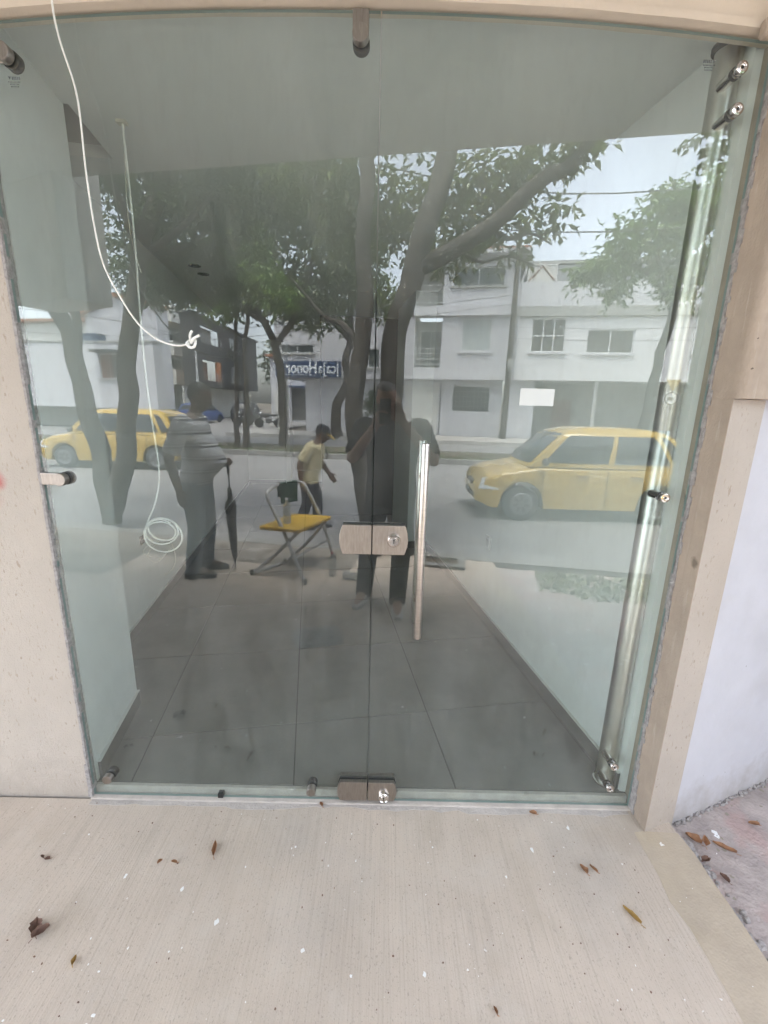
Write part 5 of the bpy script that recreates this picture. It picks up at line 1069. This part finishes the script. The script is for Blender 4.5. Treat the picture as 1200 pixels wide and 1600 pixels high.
    b = MB(); mo_ = hd - up * .060 + ff * .093; b.tube([mo_ + R * x - ff * abs(x) * .35 for x in (-.022, -.011, 0, .011, .022)], .0055, 6); b.build('mouth', MT['lips'], t, smooth=1)
    return t, V, hd, up, ff, R
MT['lips'] = mat('lips', (.16, .07, .06), .5)
for k_ in ('polo', 'shirt_cream', 'shirt_black', 'jeans', 'navy', 'black_cloth'): folds(MT[k_])
# man with the umbrella: stands in profile, looking along the street
g0 = Vector((-1.66, -2.42, PZ))
pA, V, hd, up, ff, R = person('man in a grey striped polo shirt holding a closed black umbrella', g0, dict(pelvis=(-.01, 0, .90), waist=(.02, 0, 1.05), chest=(.0, 0, 1.30), neck=(.02, 0, 1.47), head=(.07, .0, 1.60),
     shor=(-.02, -.19, 1.39), elbr=(.0, -.24, 1.10), wrir=(.15, -.16, 1.00), handr=(.22, -.11, 1.015), shol=(-.02, .19, 1.39), elbl=(-.12, .25, 1.10), wril=(-.06, .25, .84), handl=(-.04, .25, .74),
     hipr=(-.01, -.09, .86), kner=(.02, -.10, .48), ankr=(-.02, -.11, .09), toer=(.12, -.13, .028), hipl=(-.01, .09, .86), knel=(.0, .10, .48), ankl=(-.05, .12, .09), toel=(.09, .10, .028), thumbr=(.2, 1, .5), curlr=(.8,), thumbl=(1, 0, -.2)),
     (1, -.1), (MT['skin_dark'], MT['polo'], MT['jeans'], MT['hair']), MT['shoe_black'], belly=.16, shirt_len=.06)
um = thing('umbrella', 'closed black umbrella held upright with its tip on the pavement', 'umbrella', g0 + Vector((.255, -.10, 0)))
b = MB(); b.tube([(0, 0, .005), (.0, 0, .10)], [.004, .006], 8); b.tube([(-.0, 0, .10), (-.012, 0, .95)], .006, 8); b.build('shaft', MT['iron'], um, smooth=1)
b = MB(); P_ = [(-.001, 0, .08), (-.002, 0, .16), (-.004, 0, .30), (-.007, 0, .50), (-.009, 0, .62), (-.0095, 0, .67), (-.010, 0, .69), (-.011, 0, .80)]; b.tube(P_, [.009, .022, .034, .043, .047, .043, .024, .018], 14)
for i, v in enumerate(b.v):
    a = atan2(v[1], v[0]); b.v[i] = (v[0] * (1 + .12 * sin(a * 7 + v[2] * 9)), v[1] * (1 + .12 * sin(a * 7 + v[2] * 9)), v[2])
b.build('canopy', MT['umbrella'], um, smooth=1)
b = MB(); b.tube(spline([(-.012, 0, .93), (-.013, 0, .99), (-.03, .0, 1.03), (-.06, 0, 1.03), (-.072, 0, .99)], 6), .012, 10); b.build('handle', MT['black'], um, smooth=1)
# man in the yellow-peaked cap walking on the road
g0 = Vector((-.98, -4.55, -.19)); z_ = .84
def sc_(d): return {k: (tuple(c * z_ for c in v) if not (k.startswith(('curl', 'nod', 'thumb'))) else v) for k, v in d.items()}
pB, V, hd, up, ff, R = person('man in a cream shirt and yellow-peaked dark cap walking across', g0, sc_(dict(pelvis=(-.06, 0, .92), waist=(-.03, 0, 1.07), chest=(.04, 0, 1.30), neck=(.10, 0, 1.45), head=(.17, 0, 1.575),
     shor=(.02, -.20, 1.38), elbr=(.10, -.26, 1.10), wrir=(.24, -.24, .91), handr=(.29, -.23, .84), shol=(.0, .20, 1.38), elbl=(-.15, .26, 1.12), wril=(-.14, .28, .86), handl=(-.11, .28, .76),
     hipr=(-.06, -.09, .88), kner=(.06, -.09, .49), ankr=(.06, -.09, .09), toer=(.21, -.09, .033), hipl=(-.06, .09, .88), knel=(-.08, .09, .49), ankl=(-.20, .09, .11), toel=(-.07, .09, .033))),
     (1, .05), (MT['skin_dark'], MT['shirt_cream'], MT['navy'], MT['hair']), MT['shoe_black'], belly=.05, shirt_len=.12)
q = Matrix((R, ff, up)).transposed(); cp = thing('cap', 'dark cap with a yellow peak worn by the walking man', 'cap', g0 + hd + up * .050)
b = MB(); b.ball((0, 0, 0), .094, .108, .078, 20, 12); b.v = [tuple(q @ Vector((v[0], v[1] - .01, max(v[2], -.012)))) for v in b.v]; b.build('crown_cloth', MT['navy'], cp, smooth=1)
b = MB(); arc = [(.082 * sin(a), .085 + .0 * a, -.008) for a in [0]]
pk = [(.080 * cos(a), .055 + .125 * sin(a), -.006 - .028 * sin(a)) for a in [pi * i / 14 for i in range(15)]]; kk = len(pk)
b.add([tuple(q @ Vector(p)) for p in pk] + [tuple(q @ Vector((p[0], p[1], p[2] + .007))) for p in pk], [tuple(range(kk)), tuple(range(2 * kk - 1, kk - 1, -1))] + [(i, (i + 1) % kk, kk + (i + 1) % kk, kk + i) for i in range(kk)]); b.build('peak', MT['yellow'], cp, smooth=1)
ly = MB(); base_ = Vector((.10, 0, 1.42)) * z_
ly.tube(spline([base_ + Vector((-.03, -.07, .0)), base_ + Vector((.10, -.06, -.10)), base_ + Vector((.10, -.045, -.22)), base_ + Vector((.125, -.01, -.13)), base_ + Vector((.02, .06, .0))], 6), .005, 6); ly.build('lanyard', MT['iron'], pB, smooth=1)
# the photographer with the phone raised to his face
g0 = Vector((.03, -1.86, PZ))
pC, V, hd, up, ff, R = person('man in a black T-shirt and grey trainers photographing the door with a phone', g0, dict(pelvis=(.03, -.02, .93), waist=(.03, -.01, 1.08), chest=(.03, .0, 1.33), neck=(.01, .01, 1.50), head=(-.01, .055, 1.615),
     shor=(.24, .0, 1.42), elbr=(.33, .15, 1.19), wrir=(.10, .28, 1.46), handr=(.05, .33, 1.55), shol=(-.19, .0, 1.42), elbl=(-.26, .15, 1.20), wril=(-.10, .28, 1.43), handl=(-.055, .33, 1.53),
     hipr=(.12, -.02, .89), kner=(.12, .06, .50), ankr=(.10, .10, .09), toer=(.10, .26, .03), hipl=(-.07, -.02, .89), knel=(-.13, .0, .50), ankl=(-.17, -.05, .09), toel=(-.22, .10, .03), thumbr=(-1, 0, .3), thumbl=(1, 0, .3), curlr=(.5,), curll=(.5,)),
     (0, 1), (MT['skin_tan'], MT['shirt_black'], MT['black_cloth'], MT['hair_grey']), MT['shoe_grey'], belly=.06, shirt_len=.10, sh=1.1)
b = MB(); random.seed(12)
for k in range(26):
    a, z = random.uniform(-.9, .9), random.uniform(-.05, .05); c = Vector((-.235, .06, 1.33)) + Vector((.02 * a, .03 * a * .3, z)); b.ball(tuple(c), random.uniform(.003, .008), .004, random.uniform(.003, .008), 6, 4)
b.build('sleeve_print', MT['frame_w'], pC)
ph = thing('phone', 'dark smartphone held upright in front of the photographer', 'phone', (0.0, -1.512, 1.50))
b = MB(); b.box(-.038, .038, -.004, .004, -.082, .082, .003); b.build('case', MT['black'], ph)
for dx, dz in ((.020, .062), (.020, .038), (.002, .050)):
    b = MB(); b.lathe([(.008, 0), (.008, .0015)], (dx - .0, .004, dz), (0, 1, 0), 14); b.build('camera_lens', MT['car_glass'], ph)

# ================================================================== THINGS ON THE PAVEMENT
MT['tube'] = mat('grey_tube', (.50, .50, .49), .4, .3); MT['green_cloth'] = mat('dark_green_cloth', (.018, .06, .04), .95); MT['bottle'] = mat('clear_plastic', (.60, .64, .64), .1); MT['bottle'].node_tree.nodes['Principled BSDF'].inputs['Transmission Weight'].default_value = .7
st = thing('folding_stool', 'folding step stool with yellow seat and grey tube frame on the pavement', 'folding stool', (-.85, -2.5, PZ))
def fr_(P): b = MB(); b.tube(P, .0185, 10); return b
U = [(.17, .29, .0), (-.04, .17, .46), (-.19, .08, .74), (-.185, .02, .80), (-.12, -.10, .83), (.0, -.26, .83), (.06, -.31, .80), (.10, -.31, .74), (.24, -.33, .42), (.36, -.36, 0)]
b = MB(); b.tube(spline(U, 5), .0185, 10); b.build('back_frame', MT['tube'], st, smooth=1)
b = MB(); b.tube([(.10, .20, .46), (-.12, .14, .22), (-.36, .10, .012), (-.12, -.22, .012), (.12, -.24, .24), (.30, -.26, .46)], .0185, 10); b.build('front_frame', MT['tube'], st, smooth=1)
b = MB(); b.tube([(.06, .23, .22), (.29, -.345, .22)], .014, 8); b.build('cross_bar', MT['tube'], st, smooth=1)
b = MB(); b.prism([(-.26, .16), (.12, .24), (.34, -.27), (-.05, -.33)], 'z', .455, .495); se = b.build('seat', MT['yellow'], st); bv = se.modifiers.new('bevel', 'BEVEL'); bv.width = .012; bv.segments = 2
for p in ((.17, .29), (.36, -.36), (-.36, .10), (-.12, -.22)):
    b = MB(); b.lathe([(.017, 0), (.019, .004), (.017, .05)], (p[0], p[1], -.001), (0, 0, 1), 12); b.build('rubber_foot', MT['black'], st, smooth=1)
cl = MB(); n_ = 8
for sgn in (1, -1):
    vs = [(-.13 + .13 * i / n_ + .016 * sgn, -.085 - .17 * i / n_ + .012 * sgn + .01 * sin(i * 1.3 + j), .846 - (.20 if sgn > 0 else .14) * j / 5 - .002 * (i % 3)) for i in range(n_ + 1) for j in range(6)]
    cl.add(vs, [(i * 6 + j, i * 6 + j + 1, (i + 1) * 6 + j + 1, (i + 1) * 6 + j) for i in range(n_) for j in range(5)])
vs = [(-.13 + .13 * i / n_ + .016 * sg_, -.085 - .17 * i / n_ + .012 * sg_ + (.01 * sin(i * 1.3)), .846 + (.006 if sg_ == 0 else 0) - .002 * (i % 3)) for i in range(n_ + 1) for sg_ in (1, 0, -1)]
cl.add(vs, [(i * 3 + j, i * 3 + j + 1, (i + 1) * 3 + j + 1, (i + 1) * 3 + j) for i in range(n_) for j in range(2)])
o = cl.build('cloth', MT['green_cloth'], loc=(-.85, -2.5, PZ), smooth=1); tag(o, 'dark green cloth draped over the back of the yellow-seated stool', 'cloth')
def bottle(label, p, lying=False, lid='red'):
    t = thing('plastic_bottle', label, 'bottle', p); b = MB(); ax = (1, .3, 0) if lying else (0, 0, 1); o_ = (0, 0, .036) if lying else (0, 0, 0)
    b.lathe([(.030, 0), (.035, .008), (.035, .06), (.032, .075), (.035, .09), (.035, .15), (.028, .18), (.013, .205), (.013, .22)], o_, ax, 18); b.build('body', MT['bottle'], t, smooth=1)
    b = MB(); b.lathe([(.015, .218), (.015, .235)], o_, ax, 14); b.build('cap', MT['lamp_red'] if lid == 'red' else MT['frame_w'], t, smooth=1)
bottle('clear plastic bottle standing on the pavement beside the stool', (-.46, -2.42, PZ)); bottle('clear plastic bottle lying on its side near the stool', (-.35, -2.36, PZ), True, 'white')
bottle('clear plastic bottle standing on the seat of the stool', (-.88, -2.46, PZ + .496), False, 'white')
cv = thing('meter_cover', 'worn rounded rectangular meter cover set in the pavement', 'meter cover', (-.435, -1.30, PZ), radians(-14))
def rrect(hx, hy, r, n=5): return [(sx * (hx - r) + r * cos(a + i * pi / 2 / n), sy * (hy - r) + r * sin(a + i * pi / 2 / n)) for sx, sy, a in ((1, 1, 0), (-1, 1, pi / 2), (-1, -1, pi), (1, -1, 3 * pi / 2)) for i in range(n + 1)]
b = MB(); b.prism(rrect(.165, .135, .05), 'z', -.02, .006); b.build('frame', MT['mortar'], cv); b = MB(); b.prism(rrect(.145, .115, .04), 'z', .0062, .011)
b.build('lid', MT['walk'], cv)
b = MB()
for k in range(6): b.box(-.11, .11, -.085 + k * .032, -.075 + k * .032, .0112, .015)
b.build('tread', MT['mortar'], cv); b_ = None
# dry leaves lying on the concrete before the door
MT['dry'] = mat('dry_brown_leaf', (.30, .155, .08), .8, var=.4, vscale=30); MT['dry2'] = mat('dry_dark_leaf', (.15, .085, .062), .85, var=.4, vscale=40); MT['dry3'] = mat('yellowed_leaf', (.34, .21, .06), .7, var=.35, vscale=35)
def dry_leaf(label, p, ln, wd, rot, m, curl=.35, notch=0, seed=1):
    random.seed(seed); b = MB(); n_ = 7; rows_ = []; notch = max(notch, .65)
    for i in range(n_ + 1):
        u = i / n_; w_ = wd * sin(pi * min(1, .06 + u * .94)) ** .8 * (1 - .35 * u) * (1 + random.uniform(-.25, .25) * notch)
        rows_.append([(-w_ * (1 + random.uniform(-.3, .2) * notch), u * ln - ln / 2, .010 + .35 * w_ * (1 + curl) + curl * ln * (u - .5) ** 2 * 1.1), (0, u * ln - ln / 2, .002 + curl * ln * (u - .5) ** 2 * .9), (w_ * (1 + random.uniform(-.3, .2) * notch), u * ln - ln / 2, .008 + .35 * w_ * (1 + curl) + curl * ln * (u - .5) ** 2)])
    vs = [q for r_ in rows_ for q in r_]; b.add(vs, [(i * 3 + j, i * 3 + j + 1, (i + 1) * 3 + j + 1, (i + 1) * 3 + j) for i in range(n_) for j in range(2)])
    b.tube([(0, -ln / 2, .004), (.004, -ln / 2 - ln * .22, .003)], .0011, 5)
    o = b.build('dry_leaf', MT[m], loc=p, rz=radians(rot), smooth=1); tag(o, label, 'leaf', 'dry leaves on the ground'); return o
for a in ((('curled orange-brown leaf lying lengthwise, left of centre on the pavement'), (-.581, -.22, PZ), .055, .010, 12, 'dry', .3, .3, 1),
          ('crumpled dark brown leaf cluster at the far left of the pavement', (-1.03, -.475, PZ), .050, .020, 30, 'dry2', .5, .9, 2), ('crumpled dark brown leaf half lying over another at the far left', (-1.005, -.49, PZ + .003), .045, .018, -40, 'dry2', .5, .9, 3),
          ('tiny dark leaf scrap beside the left column, farther from the door', (-1.172, -.262, PZ), .016, .006, 60, 'dry2', .2, .5, 4), ('tiny dark leaf scrap beside the left column, nearer the camera', (-1.150, -.269, PZ), .018, .008, 100, 'dry2', .2, .5, 5),
          ('small pale brown leaf scrap left of the curled orange leaf', (-.756, -.27, PZ), .016, .006, 140, 'dry', .2, .5, 6), ('small brown leaf scrap next to the curled orange leaf', (-.704, -.270, PZ), .022, .007, 80, 'dry', .2, .5, 7),
          ('torn orange-brown leaf on the right side of the pavement, larger of a pair', (.739, -.266, PZ), .034, .013, 25, 'dry', .4, .8, 8), ('narrow orange-brown leaf strip right of the torn leaf', (.776, -.262, PZ), .030, .005, 35, 'dry', .3, .4, 9),
          ('long half brown half yellow curled leaf near the tan cement strip', (.832, -.408, PZ), .060, .010, 32, 'dry3', .35, .3, 10), ('orange leaf lying by the sill below the right glass door', (.631, -.048, PZ), .028, .012, 70, 'dry', .3, .2, 11),
          ('small red-brown leaf lying by the sill below the lower lock', (-.221, -.030, PZ), .022, .009, 30, 'dry', .3, .5, 12), ('tiny red-brown leaf scrap at the bottom of the pavement', (.335, -.645, PZ), .018, .006, 20, 'dry', .2, .4, 13),
          ('small olive leaf scrap near the left edge of the pavement', (-.86, -.555, PZ), .022, .007, 5, 'dry3', .2, .4, 14),
          ('folded tan leaf lying in the gap at the end of the tan strip', (1.25, -.10, PZ - .052), .055, .022, 40, 'dry', .5, .5, 15), ('long brown curled leaf on the rough yard concrete', (1.345, -.135, PZ - .050), .075, .014, 55, 'dry', .4, .5, 16),
          ('reddish leaf wedged beside the edge of the tan strip', (1.236, -.185, PZ - .050), .040, .015, 110, 'dry2', .4, .5, 17), ('dark reddish leaf in the yard next to the strip', (1.262, -.248, PZ - .050), .034, .013, 20, 'dry2', .4, .5, 18),
          ('small brown leaf far back in the yard by the white wall', (1.545, -.03, PZ - .050), .040, .013, 75, 'dry', .4, .4, 19), ('tan leaf lying on the folded leaf in the gap', (1.285, -.115, PZ - .045), .045, .016, -30, 'dry', .5, .5, 20)):
    dry_leaf(*a)
# stones and crumbs caught along the edge of the strip
b = MB(); random.seed(31)
for k in range(70):
    y = -.10 - random.random() ** 1.3 * .55; x = 1.195 + abs(random.gauss(0, .022)); r = random.uniform(.004, .014)
    b.ball((x, y, yz(x, y) + r * .4), r * random.uniform(.8, 1.5), r * random.uniform(.8, 1.5), r * .8, 6, 4)
o = b.build('gravel', MT['mortar']); o['kind'] = 'stuff'
b = MB()
for k in range(110):                                         # grit and blossom crumbs over the pavement
    x, y = random.uniform(-1.6, .97), -.03 - random.random() * .75; r = random.uniform(.0008, .0020)
    b.ball((x, y, PZ + r * .5), r * random.uniform(.8, 2.2), r * random.uniform(.8, 2.2), r, 5, 3)
o = b.build('grit', MT['dry2']); o['kind'] = 'stuff'
b = MB()
for k in range(120):                                         # dried splashes of white paint, a hair thick
    x, y = random.uniform(-1.6, 1.1), -.05 - random.random() * .72; r = random.choice([.0009, .0011, .0014, .0018, .0022, .0030, .0052]) * random.uniform(.6, 1.4); n_ = 9; ph_ = random.uniform(0, 6)
    el = random.uniform(.8, 1.7)
    z_p = PZ + (.0020 if x > .94 else .0006)
    pts = [(x + r * cos(2 * pi * i / n_) * random.uniform(.5, 1.25), y + r * el * sin(2 * pi * i / n_) * random.uniform(.5, 1.25)) for i in range(n_)]
    b.prism(pts, 'z', z_p - .001, z_p)
o = b.build('paint_splash', MT['plastic']); o['kind'] = 'stuff'
